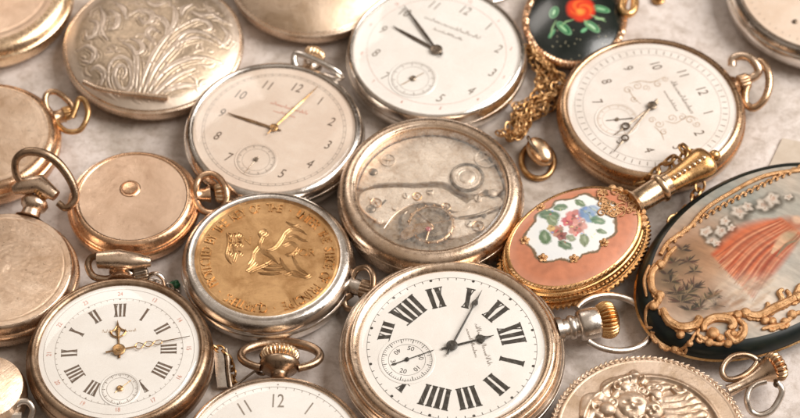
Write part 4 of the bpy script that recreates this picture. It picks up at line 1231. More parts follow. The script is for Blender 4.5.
# ------------------------------------------------------------------ painted enamel pieces
def peach_pendant():
    zt = 1.14
    Mx = frame(574, 235, zt, toward=(690, 172), tilt=(5, -3), lift=.12)
    t = thing('pendant', Mx, 'oval peach enamel pendant with painted flowers on white and a long gold stem', 'pendant')
    ry = cm(576, 240, zt, 81); rx = cm(576, 240, zt, 57)
    m = MB()
    e = lambda prof, mod=None, segs=144: m.lathe([(r, z) for r, z in prof], segs, sx=rx, sy=ry, mod=mod)
    e([(0, 0.0), (.7, .02), (.86, .12), (.92, .30), (.91, .40)]); m.build('back', M['oldgold'], t)
    m = MB(); nT = 84
    m.lathe([(.91, .40), (1.01, .41), (1.03, .46), (1.01, .51), (.95, .52)], nT * 6, sx=rx, sy=ry, mod=lambda a, r, z: 1 + (.032 if math.cos(nT * a) > .0 and r > .98 else 0))
    m.build('toothed_rim', M['gold'], t, 30)
    m = MB(); m.lathe([(.95, .52), (.93, .55), (.95, .58), (.985, .62), (.99, .68), (.97, .73), (.94, .74), (.935, .77), (.96, .80), (.97, .86), (.95, .91), (.93, .92), (.925, .95), (.935, .99), (.925, 1.04), (.90, 1.075), (.875, 1.085), (.87, 1.08)], 144, sx=rx, sy=ry); m.build('gold_bands', M['gold'], t)
    m = MB()
    for i in range(96):
        a = 2 * PI * i / 96; m.ball((rx * .965 * math.cos(a), ry * .965 * math.sin(a), .75), .035, segs=8, rings=5)
    m.build('beading', M['gold'], t)
    P = lambda u, v: L(Mx, u, v, zt)
    k = cm(576, 240, zt, 1)
    c0 = P(572, 228)
    def col(X, Y):
        q = np.hypot(X / rx, Y / ry)
        c = np.ones(X.shape + (3,)) * np.array([.53, .195, .10])
        c = c * (.72 + .5 * fbm(X, Y, 2.5, 12))[..., None] * (.9 + .2 * vnoise(X, Y, 9, 2))[..., None]
        WX = (fbm(X, Y, 11, 91, 3) - .5) * .07; WY = (fbm(X, Y, 11, 97, 3) - .5) * .07
        X0, Y0 = X, Y
        X, Y = X + WX, Y + WY
        c = lerp(c, (.66, .36, .25), np.clip((q - .75) / .2, 0, 1) * .5)
        ax = math.atan2(P(615, 205)[1] - c0[1], P(615, 205)[0] - c0[0])
        dx, dy = X - c0[0], Y - c0[1]
        u = dx * math.cos(ax) + dy * math.sin(ax); v = -dx * math.sin(ax) + dy * math.cos(ax)
        th = np.arctan2(v, u)
        rr = np.hypot(u / (47 * k), v / (33 * k)) / (1 + .055 * np.cos(9 * th))
        c = lerp(c, (.16, .10, .05), np.clip((1.10 - rr) / .03, 0, 1))
        c = lerp(c, (.80, .78, .74), np.clip((1.03 - rr) / .04, 0, 1))
        c = lerp(c, (.62, .66, .70), np.clip((1.0 - rr) / .04, 0, 1) * fbm(X, Y, 3, 5) * .6)
        fl = [(568, 222, 5, 4, .2, (.62, .12, .14)), (574, 217, 6, 4, .5, (.75, .25, .22)), (580, 226, 6, 5, 0, (.80, .40, .34)), (575, 231, 5, 3, .3, (.7, .3, .25)), (586, 213, 6, 5, .4, (.22, .36, .62)), (593, 210, 5, 4, .2, (.45, .58, .78)), (590, 218, 5, 4, 0, (.32, .48, .72)),
              (557, 232, 5, 4, .3, (.55, .25, .16)), (551, 228, 3, 3, 0, (.75, .5, .2)), (562, 237, 4, 3, .2, (.35, .1, .08)), (549, 215, 9, 4, .7, (.13, .24, .12)), (560, 207, 6, 3, 1, (.18, .3, .16)), (545, 238, 7, 4, -.4, (.14, .25, .10)), (565, 246, 6, 3, .4, (.15, .24, .12)),
              (584, 241, 6, 3, -.5, (.30, .36, .2)), (580, 203, 5, 2.5, .2, (.22, .32, .16)), (598, 221, 6, 3, .8, (.2, .34, .2)), (606, 207, 5, 2.5, -.5, (.2, .35, .2)), (552, 221, 6, 3, 0, (.3, .38, .2)), (602, 232, 4, 2, .6, (.3, .4, .25)), (571, 239, 4, 2.5, .6, (.42, .45, .3))]
        for a, b, w, h, ro_, cc in fl:
            w, h = w * 1.25, h * 1.25; cc = tuple(q_ * .8 for q_ in cc)
            n = .75 + .5 * (fbm(X, Y, 9, int(a)) - .3)
            if cc[1] > cc[0]:        # leaf with a dark vein and pale edge
                c = lerp(c, tuple(q_ * .8 for q_ in cc), blob(X, Y, P(a, b), w * k, h * k * 1.2, ro_, .18) * .95)
                dx_, dy_ = math.cos(ro_) * w * k, math.sin(ro_) * w * k; p_ = P(a, b)
                c = lerp(c, tuple(q_ * .4 for q_ in cc), streak(X, Y, [(p_[0] - dx_, p_[1] - dy_), p_, (p_[0] + dx_, p_[1] + dy_)], .7 * k, .5) * .8)
                c = lerp(c, (.55, .62, .45), blob(X, Y, (p_[0] + dy_ * .25, p_[1] + .02), w * k * .5, h * k * .3, ro_, .6) * .5)
            else:                    # flower of five petals
                p_ = P(a, b)
                for j in range(5):
                    aj = j * 2 * PI / 5 + a
                    c = lerp(c, tuple(min(1, q_ * (.75 + .2 * (j % 3))) for q_ in cc), blob(X, Y, (p_[0] + w * k * .62 * math.cos(aj), p_[1] + w * k * .62 * math.sin(aj)), w * k * .52, w * k * .52, 0, .25) * .9)
                c = lerp(c, tuple(q_ * .35 for q_ in cc), blob(X, Y, p_, w * k * .28, w * k * .28, 0, .5) * .9)
        for i in range(40):
            rn = random.Random(i); a, b = rn.uniform(546, 604), rn.uniform(206, 244)
            c = lerp(c, rn.choice([(.8, .75, .7), (.1, .14, .08), (.6, .1, .1), (.8, .7, .3), (.2, .3, .6)]), blob(X, Y, P(a, b), rn.uniform(.5, 1.5) * k, rn.uniform(.5, 1.5) * k, 0, .4) * .8)
        return c
    def zf(X, Y):
        q = np.hypot(X / rx, Y / ry)
        return 1.065 + .12 * (1 - (q / .875) ** 2.4)
    grid_disc('enamel_plaque', zf, rx * .875, ry * .875, M['art'], t, 130, 420, col)
    # gilt ornaments on the enamel
    m = MB()
    zfs = lambda x, y: 1.072 + .12 * (1 - min(1, math.hypot(x / rx, y / ry) / .875) ** 2.4)
    for u, v in [(525, 240), (543, 258), (574, 259), (604, 243), (541, 206)]:
        m = MB(); p = P(u, v)
        for q in range(5):
            a = q * 2 * PI / 5; m.ball((p[0] + .075 * math.cos(a), p[1] + .075 * math.sin(a), zfs(*p) + .0), .05, sz=.35, segs=8, rings=5)
        m.ball((p[0], p[1], zfs(*p) + .015), .05, segs=8, rings=5)
        m.build('rosette', M['scroll'], t)
    m = MB()
    rn = random.Random(4)
    for q in range(30):       # filigree at the stem end
        a = rn.uniform(0, 2 * PI); ctr = P(rn.uniform(598, 636), rn.uniform(190, 214)); r = rn.uniform(.07, .16)
        if math.hypot(ctr[0] / rx, ctr[1] / ry) > .93: continue
        pts = [(ctr[0] + r * (1 - .7 * i / 14) * math.cos(a + i * .5), ctr[1] + r * (1 - .7 * i / 14) * math.sin(a + i * .5)) for i in range(15)]
        m.tube([(x, y, zfs(x, y) + .012) for x, y in pts], .020, segs=6)
    for q in range(26):       # engraved pale band beside the edge
        a = R(-75 + q * 4.2 - 20); p = (rx * .905 * math.cos(a), ry * .905 * math.sin(a))
        m.ball((p[0], p[1], zfs(*p)), .045, sx=.7, sy=1.3, sz=.4, rot=a + .6, segs=6, rings=4)
    m.build('filigree', M['scroll'], t)
    # stem
    zn = .90
    neck(t, ry * .90, zn, [(.40, 0), (.36, .06), (.29, .12), (.29, .72), (.34, .76), (.36, .82), (.34, .88), (.27, .92), (.27, 1.06)], M['palegold'], name='stem')
    y1 = ry * .90 + 1.05
    def paddle(a, r, z): return 1
    m = MB()
    Mt = Matrix.Translation((0, y1, zn)) @ YAX
    pf = cat([(.26, 0), (.28, .2), (.31, .5), (.38, .8), (.41, 1.0), (.37, 1.15), (.24, 1.24), (.10, 1.28)], 5)
    m.lathe(pf, 40, sy=.72, cap0=True, cap1=True, mat=Mt); m.ball((0, y1 + 1.36, zn), .15); m.build('finial', M['gold'], t)
    m = MB()
    for i in range(7):
        m.ball((.0 + .05, y1 + .12 + i * .145, zn + .215 + .012 * i), .065, segs=10, rings=7)
    m.build('finial_beads', M['palegold'], t)
    # collar where the stem meets the body
    m = MB()
    for i in range(9):
        a = R(90 - 30 + i * 7.5); m.ball((rx * .93 * math.cos(a), ry * .95 * math.sin(a), .98), .10, sz=.7, segs=10, rings=6)
    m.build('collar', M['scroll'], t)
    return t
peach_pendant()

def black_pendant():
    zt = .62
    Mx = frame(575, 14, zt, rot=-12)
    t = thing('pendant', Mx, 'oval black enamel pendant painted with an orange rose and green leaves, at the top edge', 'pendant')
    rx = cm(575, 15, zt, 49); ry = cm(575, 15, zt, 59); k = cm(575, 15, zt, 1)
    m = MB(); m.lathe([(0, 0), (.8, .02), (.97, .14), (1.0, .28), (.98, .36)], 96, sx=rx, sy=ry); m.build('back', M['oldgold'], t)
    m = MB()
    for ph in (0, PI):
        pts = []
        for i in range(480):
            a = 2 * PI * i / 480; w = a * 44 + ph
            rr = 1 + .045 * math.cos(w) / rx
            pts.append((rx * 1.0 * rr * math.cos(a), ry * rr * math.sin(a), .40 + .045 * math.sin(w)))
        m.tube(pts, .055, closed=True, segs=6)
    m.build('rope_rim', M['rose'], t)
    P = lambda u, v: L(Mx, u, v, zt)
    def col(X, Y):
        c = np.ones(X.shape + (3,)) * np.array([.008, .012, .010])
        for a, b, w, h, r_, cc in [(554, 12, 7, 4, 1.5, (.10, .34, .16)), (554, 12, 4, 1.5, 1.5, (.35, .6, .35)), (564, 28, 9, 4, -.7, (.08, .30, .14)), (563, 28, 6, 1.5, -.7, (.3, .55, .3)), (601, 8, 8, 4, .1, (.08, .28, .12)), (601, 8, 5, 1.5, .1, (.28, .5, .28)),
                                   (592, 26, 8, 4, -.5, (.10, .33, .15)), (592, 26, 5, 1.4, -.5, (.4, .6, .4)), (552, 32, 6, 2, 1.2, (.1, .3, .15)), (584, 30, 4, 2, .9, (.15, .4, .2)), (600, 18, 5, 1.5, .3, (.3, .45, .25)), (596, -6, 8, 4, .8, (.08, .28, .12)), (558, -8, 8, 4, 2.4, (.08, .28, .12))]:
            if h > 3:
                c = lerp(c, (.22, .45, .24), blob(X, Y, P(a, b), w * k * 1.15, h * k * 1.15, r_, .08)); cc = (.03, .15, .06)
            c = lerp(c, cc, blob(X, Y, P(a, b), w * k, h * k, r_, .12))
        R0 = P(581, 9)
        n = fbm(X, Y, 4, 5) * .35
        c = lerp(c, (.60, .035, .012), blob(X, Y, R0, 14 * k * (.85 + n), 16 * k * (.85 + n), 0, .12))
        th = np.arctan2(Y - R0[1], X - R0[0]); rr = np.hypot(X - R0[0], Y - R0[1]) / (12 * k)
        pet = (np.sin(th * 3 + rr * 9) * .5 + .5) * (rr < 1)
        c = lerp(c, (.85, .17, .03), pet * .75 * (rr < .95))
        c = lerp(c, (.92, .36, .06), blob(X, Y, P(580, 12), 3.5 * k, 3.5 * k, 0, .5) * .8)
        c = lerp(c, (.50, .04, .01), blob(X, Y, P(574, 16), 4 * k, 3 * k, 0, .6) * .7)
        for q in [[P(574, 20), P(566, 22), P(560, 27)], [P(584, 20), P(588, 25), P(596, 30)], [P(590, 15), P(597, 17), P(606, 20)], [P(556, 20), P(552, 28), P(551, 36)]]:
            c = lerp(c, (.25, .42, .2), streak(X, Y, q, .9 * k))
        for i in range(24):
            rn = random.Random(i + 70); a, b = rn.uniform(548, 612), rn.uniform(24, 56)
            c = lerp(c, (.5, .45, .3), blob(X, Y, P(a, b), .6 * k, .6 * k, 0, .5) * .6)
        return c
    def zf(X, Y):
        q = np.hypot(X / rx, Y / ry)
        return .40 + .24 * (1 - (q / .965) ** 2.6)
    mt = attr_mat('glossy_black_enamel', .15, .35)
    grid_disc('enamel_plaque', zf, rx * .965, ry * .965, mt, t, 120, 360, col)
    bow_px(t, Mx, [(622, 8, .5), (627, 14, .5), (633, 11, .5), (635, 2, .5), (633, -6, .5), (626, -4, .5)], .11, M['gold'], closed=True, n=6)
black_pendant()

def brooch():
    zt = .95
    Mx = frame(764, 250, zt, rot=-52, tilt=(2, 0), lift=.05)
    t = thing('trinket_box', Mx, 'oval dark blue trinket box with gold scrollwork and orange drapery painted on its lid', 'trinket box')
    ry = cm(764, 250, zt, 148); rx = cm(764, 250, zt, 97); k = cm(764, 250, zt, 1)
    m = MB(); m.lathe([(0, 0), (.7, .02), (.86, .12), (.95, .30), (.985, .46)], 160, sx=rx, sy=ry); m.build('base', M['navy'], t)
    m = MB(); m.lathe([(.985, .46), (1.0, .49), (.985, .52)], 160, sx=rx, sy=ry); m.build('hinge_line', M['oldgold'], t)
    m = MB(); m.lathe([(.985, .52), (.985, .62), (.97, .74), (.94, .84), (.90, .90), (.86, .92)], 160, sx=rx, sy=ry); m.build('lid_border', M['navy'], t)
    P = lambda u, v: L(Mx, u, v, zt)
    ps = .885
    def Pz(a, b): return P(640 + a / 4.18, 250 + b / 4.18)
    def col(X, Y):
        n = fbm(X, Y, 1.4, 31); n2 = fbm(X * 1.0 + Y * .4, Y * 3 - X * 1.2, 4, 8)
        X0, Y0 = X, Y
        X = X0 + (fbm(X0, Y0, 3.5, 51, 4) - .5) * .13; Y = Y0 + (fbm(X0, Y0, 3.5, 57, 4) - .5) * .13
        c = np.ones(X.shape + (3,)) * np.array([.62, .58, .53])
        c = lerp(c, (.42, .44, .42), np.clip(n * 2.2 - .7, 0, 1) * .7)
        # sky part at the upper left, rocks and grass at the lower left
        c = lerp(c, (.36, .42, .42), blob(X, Y, P(735, 195), 60 * k, 26 * k, .4, .7) * .7)
        c = lerp(c, (.50, .29, .16), blob(X, Y, P(690, 266), 42 * k, 54 * k, .2, .6) * .95)
        c = lerp(c, (.72, .60, .50), blob(X, Y, P(724, 300), 34 * k, 20 * k, .6, .8) * .7)
        c = lerp(c, (.13, .12, .08), blob(X, Y, P(672, 272), 14 * k, 34 * k, .2, .7) * .75)
        c = lerp(c, (.60, .45, .33), blob(X, Y, P(703, 280), 26 * k, 34 * k, 0, .8) * .6)
        c = lerp(c, (.25, .15, .09), blob(X, Y, P(715, 300), 30 * k, 16 * k, .3, .9) * .6)
        c = lerp(c, (.78, .74, .69), blob(X, Y, P(765, 300), 34 * k, 26 * k, .5, .7) * .9)
        c = lerp(c, (.46, .50, .50), blob(X, Y, P(782, 262), 14 * k, 26 * k, -.5, .7) * .5)
        # wreath of pale blossoms
        for u, v, r_ in [(712, 240, 7), (720, 232, 7), (724, 222, 6), (738, 212, 9), (747, 207, 6), (763, 205, 9), (772, 200, 8), (788, 198, 5), (706, 232, 6), (730, 229, 5), (716, 244, 5)]:
            c = lerp(c, (.12, .10, .07), blob(X, Y, P(u + 1, v + 1.5), r_ * 1.15 * k, r_ * 1.2 * k, .4, .3) * .75)
            q0 = P(u, v); th = np.arctan2(Y - q0[1], X - q0[0]); pr = 1 + .16 * np.cos(5 * th + u)
            c = lerp(c, (.70, .67, .63), blob((X - q0[0]) / pr + q0[0], (Y - q0[1]) / pr + q0[1], q0, r_ * .8 * k, r_ * .9 * k, .4, .22))
            for j in range(3):
                an = u + j * 2.1
                c = lerp(c, (.40, .30, .22), streak(X, Y, [P(u + r_ * .2 * math.cos(an + w_), v + r_ * .5 * math.sin(an + w_)) for w_ in (0, .5, 1.0)], .7 * k, .5) * .6)
            c = lerp(c, (.60, .42, .34), blob(X, Y, P(u + 1, v), r_ * .25 * k, r_ * .3 * k, 0, .8) * .6)
        # orange drapery fanning from the shoulder
        for i in range(13):
            s0 = (780 + 1.7 * i, 221 + 1.3 * i); e0 = (714 + 3.2 * i, 256 + 3.4 * i)
            md_ = ((s0[0] + e0[0]) / 2 - 3, (s0[1] + e0[1]) / 2 - 4 + (i % 3) * 1.5)
            X, Y = X0 * .75 + X * .25, Y0 * .75 + Y * .25
            c = lerp(c, [(.62, .15, .05), (.76, .30, .14), (.46, .09, .03), (.84, .46, .28), (.66, .20, .08)][i % 5], streak(X, Y, cat([P(*s0), P(*md_), P(*e0)], 5), (7.5 - .12 * i) * k, .9) * .85)
        for i in range(26):
            s0 = (781 + .8 * i, 221 + .7 * i); e0 = (716 + 1.5 * i, 258 + 1.6 * i + (i * 7 % 5) * 2)
            md_ = ((s0[0] + e0[0]) / 2 - 2 - (i % 4), (s0[1] + e0[1]) / 2 - 3)
            c = lerp(c, [(.26, .05, .02), (.90, .62, .45), (.40, .12, .06)][i % 3], streak(X, Y, cat([P(*s0), P(*md_), P(*e0)], 5), 1.3 * k, .9) * .5)
        top = (792, 226)
        fan = [] and [((716, 268), 9), ((724, 276), 9), ((731, 284), 8), ((741, 290), 8), ((750, 296), 8), ((758, 282), 8), ((770, 268), 7), ((722, 256), 8), ((740, 262), 10), ((752, 270), 10)]
        for i, ((a, b), w) in enumerate(fan):
            mid = ((top[0] + a) / 2 - 4, (top[1] + b) / 2 - 5 + i % 3 * 3)
            c = lerp(c, [(.60, .17, .07), (.68, .28, .14), (.50, .11, .04), (.76, .42, .27)][i % 4], streak(X, Y, cat([P(*top), P(*mid), P(a, b)], 5), w * k, .5) * .92)
        for i in range(0):
            a = 712 + i * 2.6; b = 262 + i * 1.6 + (i * 7 % 5) * 3
            mid = ((top[0] + a) / 2 - 3, (top[1] + b) / 2 - 3)
            c = lerp(c, [(.36, .10, .05), (.86, .62, .48)][i % 2], streak(X, Y, cat([P(790, 228), P(*mid), P(a, b)], 5), 1.2 * k, .5) * .75)
        # arm and bodice
        c = lerp(c, (.72, .52, .38), streak(X, Y, cat([P(772, 254), P(784, 240), P(797, 232)], 5), 5 * k, .4))
        c = lerp(c, (.34, .26, .18), streak(X, Y, cat([P(776, 258), P(786, 246), P(796, 242)], 5), 1.6 * k, .4))
        c = lerp(c, (.30, .32, .22), blob(X, Y, P(792, 238), 9 * k, 8 * k, 0, .6) * .5)
        c = lerp(c, (.52, .20, .10), blob(X, Y, P(794, 226), 13 * k, 8 * k, .6, .6) * .8)
        c = lerp(c, (.76, .58, .46), blob(X, Y, P(797, 221), 5 * k, 5 * k, 0, .4))
        c = lerp(c, (.70, .66, .60), blob(X, Y, P(762, 292), 20 * k, 14 * k, .7, .8) * .7)
        # spiky plants at the foot of the scene
        rn = random.Random(9)
        for cu, cv, n_, l0, l1 in [(681, 302, 22, 8, 20), (671, 282, 14, 6, 14), (694, 288, 16, 6, 15), (688, 262, 12, 5, 12), (700, 308, 14, 6, 14), (674, 262, 10, 5, 11), (713, 296, 10, 5, 12), (686, 294, 20, 8, 18), (677, 292, 16, 7, 16), (667, 274, 14, 5, 12), (706, 300, 12, 6, 14), (694, 272, 12, 5, 12), (682, 250, 12, 5, 12), (716, 306, 10, 5, 11), (690, 310, 14, 6, 14)]:
            c = lerp(c, (.10, .085, .055), blob(X, Y, P(cu, cv), l0 * .9 * k, l0 * .9 * k, 0, .8) * .55)
            for i in range(n_):
                an = rn.uniform(-.4, PI + .3); ln = rn.uniform(l0, l1); bw = rn.uniform(-.25, .25)
                q_ = [P(cu + ln * f_ * math.cos(an + bw * f_), cv - ln * f_ * .8 * math.sin(an + bw * f_)) for f_ in (.1, .55, 1)]
                c = lerp(c, rn.choice([(.07, .05, .04), (.16, .08, .06), (.42, .33, .22), (.10, .10, .05), (.07, .05, .04)]), streak(X0, Y0, q_, rn.uniform(.5, 1.0) * k, .5) * .8)
        for i in range(34):
            a, b = rn.uniform(700, 764), rn.uniform(284, 328); an = rn.uniform(.1, .9)
            c = lerp(c, rn.choice([(.36, .22, .13), (.74, .66, .56), (.50, .36, .25)]), streak(X, Y, [P(a, b), P(a + 8, b - 8 * math.sin(an)), P(a + 15, b - 16 * math.sin(an))], 2.2 * k, .8) * .4)
        return (c * np.array([.86, .80, .745])) ** 1.32 * (.72 + .5 * n2)[..., None]
    def zf(X, Y):
        q = np.hypot(X / rx, Y / ry)
        return .915 + .10 * (1 - (q / ps) ** 2.2)
    grid_disc('painted_lid', zf, rx * ps, ry * ps, M['art'], t, 190, 520, col)
    m = MB()
    def surf(x, y):
        q = math.hypot(x / rx, y / ry)
        if q < .885: return .915 + .10 * (1 - (q / ps) ** 2.2)
        if q < .94: return .915 - .075 * (q - .885) / .055
        return .84 - .28 * min(1, (q - .94) / .045)
    def T(pts, w, lift=.03, f=Pz, taperend=True):
        w = w * (1.02 if f is Pz else 1)
        c = cat([f(a, b) for a, b in pts], 6); n = len(c)
        m.tube([(x, y, surf(x, y) + lift) for x, y in c], [w * (.55 + .45 * math.sin(PI * i / (n - 1)) ** .5) for i in range(n)] if taperend else w, segs=10)
    T([(80, 60), (50, 100), (50, 160), (80, 200), (65, 235)], .085)
    T([(95, 245), (115, 290), (165, 322), (225, 318), (248, 296), (232, 284)], .115)
    T([(268, 340), (268, 312), (310, 288), (370, 292), (390, 318), (370, 330)], .11)
    T([(300, 292), (360, 276), (410, 268), (430, 262)], .06)
    T([(435, 272), (500, 278), (560, 248), (620, 220), (672, 192)], .115)
    T([(520, 268), (534, 238), (528, 225)], .06); T([(575, 242), (592, 210), (580, 185), (596, 170)], .07); T([(596, 232), (625, 200), (610, 172)], .06); T([(640, 210), (662, 165), (675, 150)], .08)
    T([(400, 288), (436, 318), (430, 360), (395, 378), (365, 352), (378, 338)], .075)
    T([(52, 305), (85, 350), (145, 382), (205, 378), (236, 342)], .05); T([(238, 350), (285, 378), (335, 388), (372, 376)], .055); T([(248, 330), (240, 350), (262, 372)], .05)
    T([(510, 332), (545, 322), (600, 310), (650, 268), (690, 262)], .06); T([(60, 210), (30, 235), (36, 285), (60, 300)], .05); T([(40, 60), (20, 120), (28, 190)], .045)
    T([(100, 60), (120, 20), (150, -10)], .06)
    # chased acanthus tips and small secondary scrolls along the big ones
    rn = random.Random(33)
    for a, b, an in [(60, 80, 2.6), (48, 120, 3.1), (52, 150, 3.3), (70, 190, 3.8), (100, 262, 4.0), (130, 300, 4.4), (170, 326, 4.7), (215, 322, 5.2), (280, 300, 2.2), (320, 286, 1.6), (360, 286, 1.1), (470, 280, 4.7), (500, 282, 4.8), (540, 262, 5.1), (560, 252, 1.9), (600, 232, 5.2), (630, 222, 1.8), (650, 212, 5.3), (410, 340, 5.6), (385, 372, 4.9), (110, 366, 4.2), (180, 384, 4.6), (260, 366, 4.8), (70, 330, 3.6), (600, 312, 5.0), (560, 320, 5.2)]:
        for sg in (-1, 1):
            a1 = an + sg * .5; q_ = [(a, b), (a + 13 * math.cos(a1), b - 13 * math.sin(a1)), (a + 20 * math.cos(a1 + sg * .9), b - 20 * math.sin(a1 + sg * .9)), (a + 15 * math.cos(a1 + sg * 1.5), b - 15 * math.sin(a1 + sg * 1.5))]
            T(q_, .045, .02)
    for a, b, r_ in [(305, 350, .13), (152, 380, .09), (82, 190, .10), (58, 232, .10), (170, 350, .09), (290, 382, .09), (368, 387, .09), (406, 276, .10), (522, 298, .09), (552, 300, .09), (604, 300, .08), (636, 272, .10), (440, 268, .11), (232, 316, .10), (85, 62, .10), (662, 200, .12), (210, 380, .07), (335, 368, .09), (390, 352, .08)]:
        x, y = Pz(a, b); m.ball((x, y, surf(x, y) + .04), r_ * 1.2, sz=.8)
    # upper edge: twisted gilt cord and small sprigs, then repeat scrolls round the far side
    f2 = lambda a, b: P(640 + a / 4.64, 160 + b / 4.64)
    T([(95, 440), (130, 385), (190, 345), (232, 312), (285, 248), (345, 200), (430, 150), (520, 100), (610, 68), (743, 48)], .055, .035, f2, False)
    rn = random.Random(2)
    for i in range(22):
        tt = i / 21; a = 110 + 620 * tt; b = 420 - 380 * tt ** .75
        T([(a, b), (a + 12, b - 14), (a + 26, b - 8), (a + 20, b + 4)], .035, .03, f2)
    for i in range(30):
        a = R(-60 + i * 5.2)
        for sg in (0, 1):
            q = .86 + .05 * sg; cx, cy = rx * q * math.cos(a - R(30)), ry * q * math.sin(a - R(30))
            if abs(at(0, 0, 0).x) < 0: continue
            wp = Mx @ Vector((cx, cy, .9))
            if wp.x < at(806, 250, .9).x: continue
            pts = [(cx + .2 * math.cos(a + j * .6 * (1 - 2 * sg)) * (1 - j * .07), cy + .2 * math.sin(a + j * .6 * (1 - 2 * sg)) * (1 - j * .07)) for j in range(9)]
            m.tube([(x, y, surf(x, y) + .03) for x, y in pts], .055, segs=8)
    m.build('scrollwork', M['scroll'], t)
brooch()

# ------------------------------------------------------------------ chains, strap, small bits
_link = {}
def link_mesh(r, w, mat, stretch=1.35):
    key = (round(r, 3), round(w, 3), mat)
    if key not in _link:
        m = MB(); n = 18
        m.tube([(r * stretch * math.cos(2 * PI * i / n), r * math.sin(2 * PI * i / n), 0) for i in range(n)], w, closed=True, segs=7)
        o = m.build('link', M[mat]); _link[key] = o.data; bpy.data.objects.remove(o)
    return _link[key]
def chain(label, path, r, w, mat, group=None, stretch=1.35, seed=0, name='chain'):
    """path: world points; links alternate their roll along it; the first hundred are parts"""
    rn = random.Random(seed)
    o0 = Vector(path[0])
    t = thing(name, Matrix.Translation((o0.x, o0.y, 0)), label, 'chain', group)
    me = link_mesh(r, w, mat, stretch)
    P = [Vector(p) for p in path]
    step = 2 * (r * stretch - w) * .93
    pos, acc, i = [], 0, 0
    cum = [0]
    for a, b in zip(P, P[1:]): cum.append(cum[-1] + (b - a).length)
    n = int(cum[-1] / step)
    j = 0; rest = MB()
    for q in range(n):
        s = q * step
        while j < len(cum) - 2 and cum[j + 1] < s: j += 1
        f = (s - cum[j]) / max(1e-6, cum[j + 1] - cum[j])
        p = P[j].lerp(P[j + 1], f); d = (P[j + 1] - P[j]).normalized()
        rot = d.to_track_quat('X', 'Z').to_matrix().to_4x4() @ Matrix.Rotation(R(38 if q % 2 else -48) + rn.uniform(-.5, .5), 4, 'X') @ Matrix.Rotation(rn.uniform(-.2, .2), 4, 'Z')
        Mt = Matrix.Translation((p.x - o0.x, p.y - o0.y, p.z)) @ rot
        if q < 99:
            o = bpy.data.objects.new('link', me); C.objects.link(o); o.parent = t; o.matrix_basis = Mt
        else:
            rest.add([Mt @ v.co for v in me.vertices], [tuple(p_.vertices) for p_ in me.polygons])
    if rest.v:
        o = rest.build('links', M[mat], t); o['kind'] = 'stuff'
    return t
# heap of fine gold chain between the white dial and the ornate watch
rn = random.Random(21)
pts = []
spine = cat([(530, 48, .25), (541, 62, .3), (552, 76, .35), (549, 92, .4), (540, 108, .4), (528, 120, .35), (518, 130, .3), (508, 137, .2)], 12)
def heap(seed, back, wid, z0, zj):
    rr = random.Random(seed); out = []
    sp = spine if not back else spine[::-1]
    for i, (u, v, z) in enumerate(sp[::3]):
        ww = wid * math.sin(PI * min(.95, max(.12, i / (len(sp) / 3))))
        out.append((u + rr.uniform(-1.25, 1.25) * ww, v + rr.uniform(-.6, .6) * ww, z0 + rr.uniform(0, zj)))
    return out
strands = []
for q in range(11):
    sp = spine if q % 2 == 0 else spine[::-1]
    ph, fr, am = rn.uniform(0, 6), rn.uniform(1.2, 2.6), rn.uniform(5, 14)
    off = rn.uniform(-9, 9)
    for i, (u, v, z) in enumerate(sp[::4]):
        t_ = i / (len(sp) / 4); e_ = math.sin(PI * min(1, max(.06, t_))) ** .5
        w_ = (off + am * math.sin(ph + fr * 2 * PI * t_)) * e_
        strands.append((u + w_ * .95, v + w_ * .35 + rn.uniform(-1.5, 1.5), .08 + .035 * q + .12 * rn.random()))
allp = cat(strands, 6)
chain('fine gold chain heaped between the white dialled watch and the black pendant', [at(u, v, max(.08, z)) for u, v, z in allp], .07, .023, 'oldgold', seed=3, stretch=1.75)
# short chains by the long gold stem
chain('short dark gold chain draped over the stem of the peach pendant', [at(u, v, z) for u, v, z in cat([(640, 183, .7), (650, 180, .9), (656, 172, 1.0), (664, 168, 1.1), (670, 160, 1.25), (680, 163, 1.35), (684, 155, 1.4), (683, 147, 1.3), (690, 153, 1.35), (692, 162, 1.4), (684, 170, 1.35), (676, 172, 1.25)], 6)], .13, .04, 'oldgold', seed=5)
chain('dark gold chain lying in the gap between the peach pendant and the trinket box', [at(u, v, z) for u, v, z in cat([(700, 186, .4), (694, 197, .35), (690, 207, .4), (682, 214, .5), (672, 222, .5), (664, 236, .45), (655, 250, .35), (650, 262, .3), (645, 272, .25), (644, 286, .2), (640, 300, .15)], 6)], .12, .036, 'oldgold', seed=6)
chain('small silver chain behind the tarnished watch near the green bead', [at(u, v, z) for u, v, z in cat([(130, 272, .85), (136, 276, .8), (143, 280, .7), (150, 281, .5), (158, 283, .4), (166, 286, .25), (176, 291, .12), (184, 297, .1)], 5)], .085, .026, 'silver', seed=7)
chain('short silver chain hanging between the tarnished watch and the bottom watch', [at(u, v, z) for u, v, z in cat([(214, 346, .5), (222, 351, .45), (229, 358, .35), (232, 370, .2), (234, 384, .12), (237, 396, .1)], 5)], .085, .028, 'oldgold', seed=8)
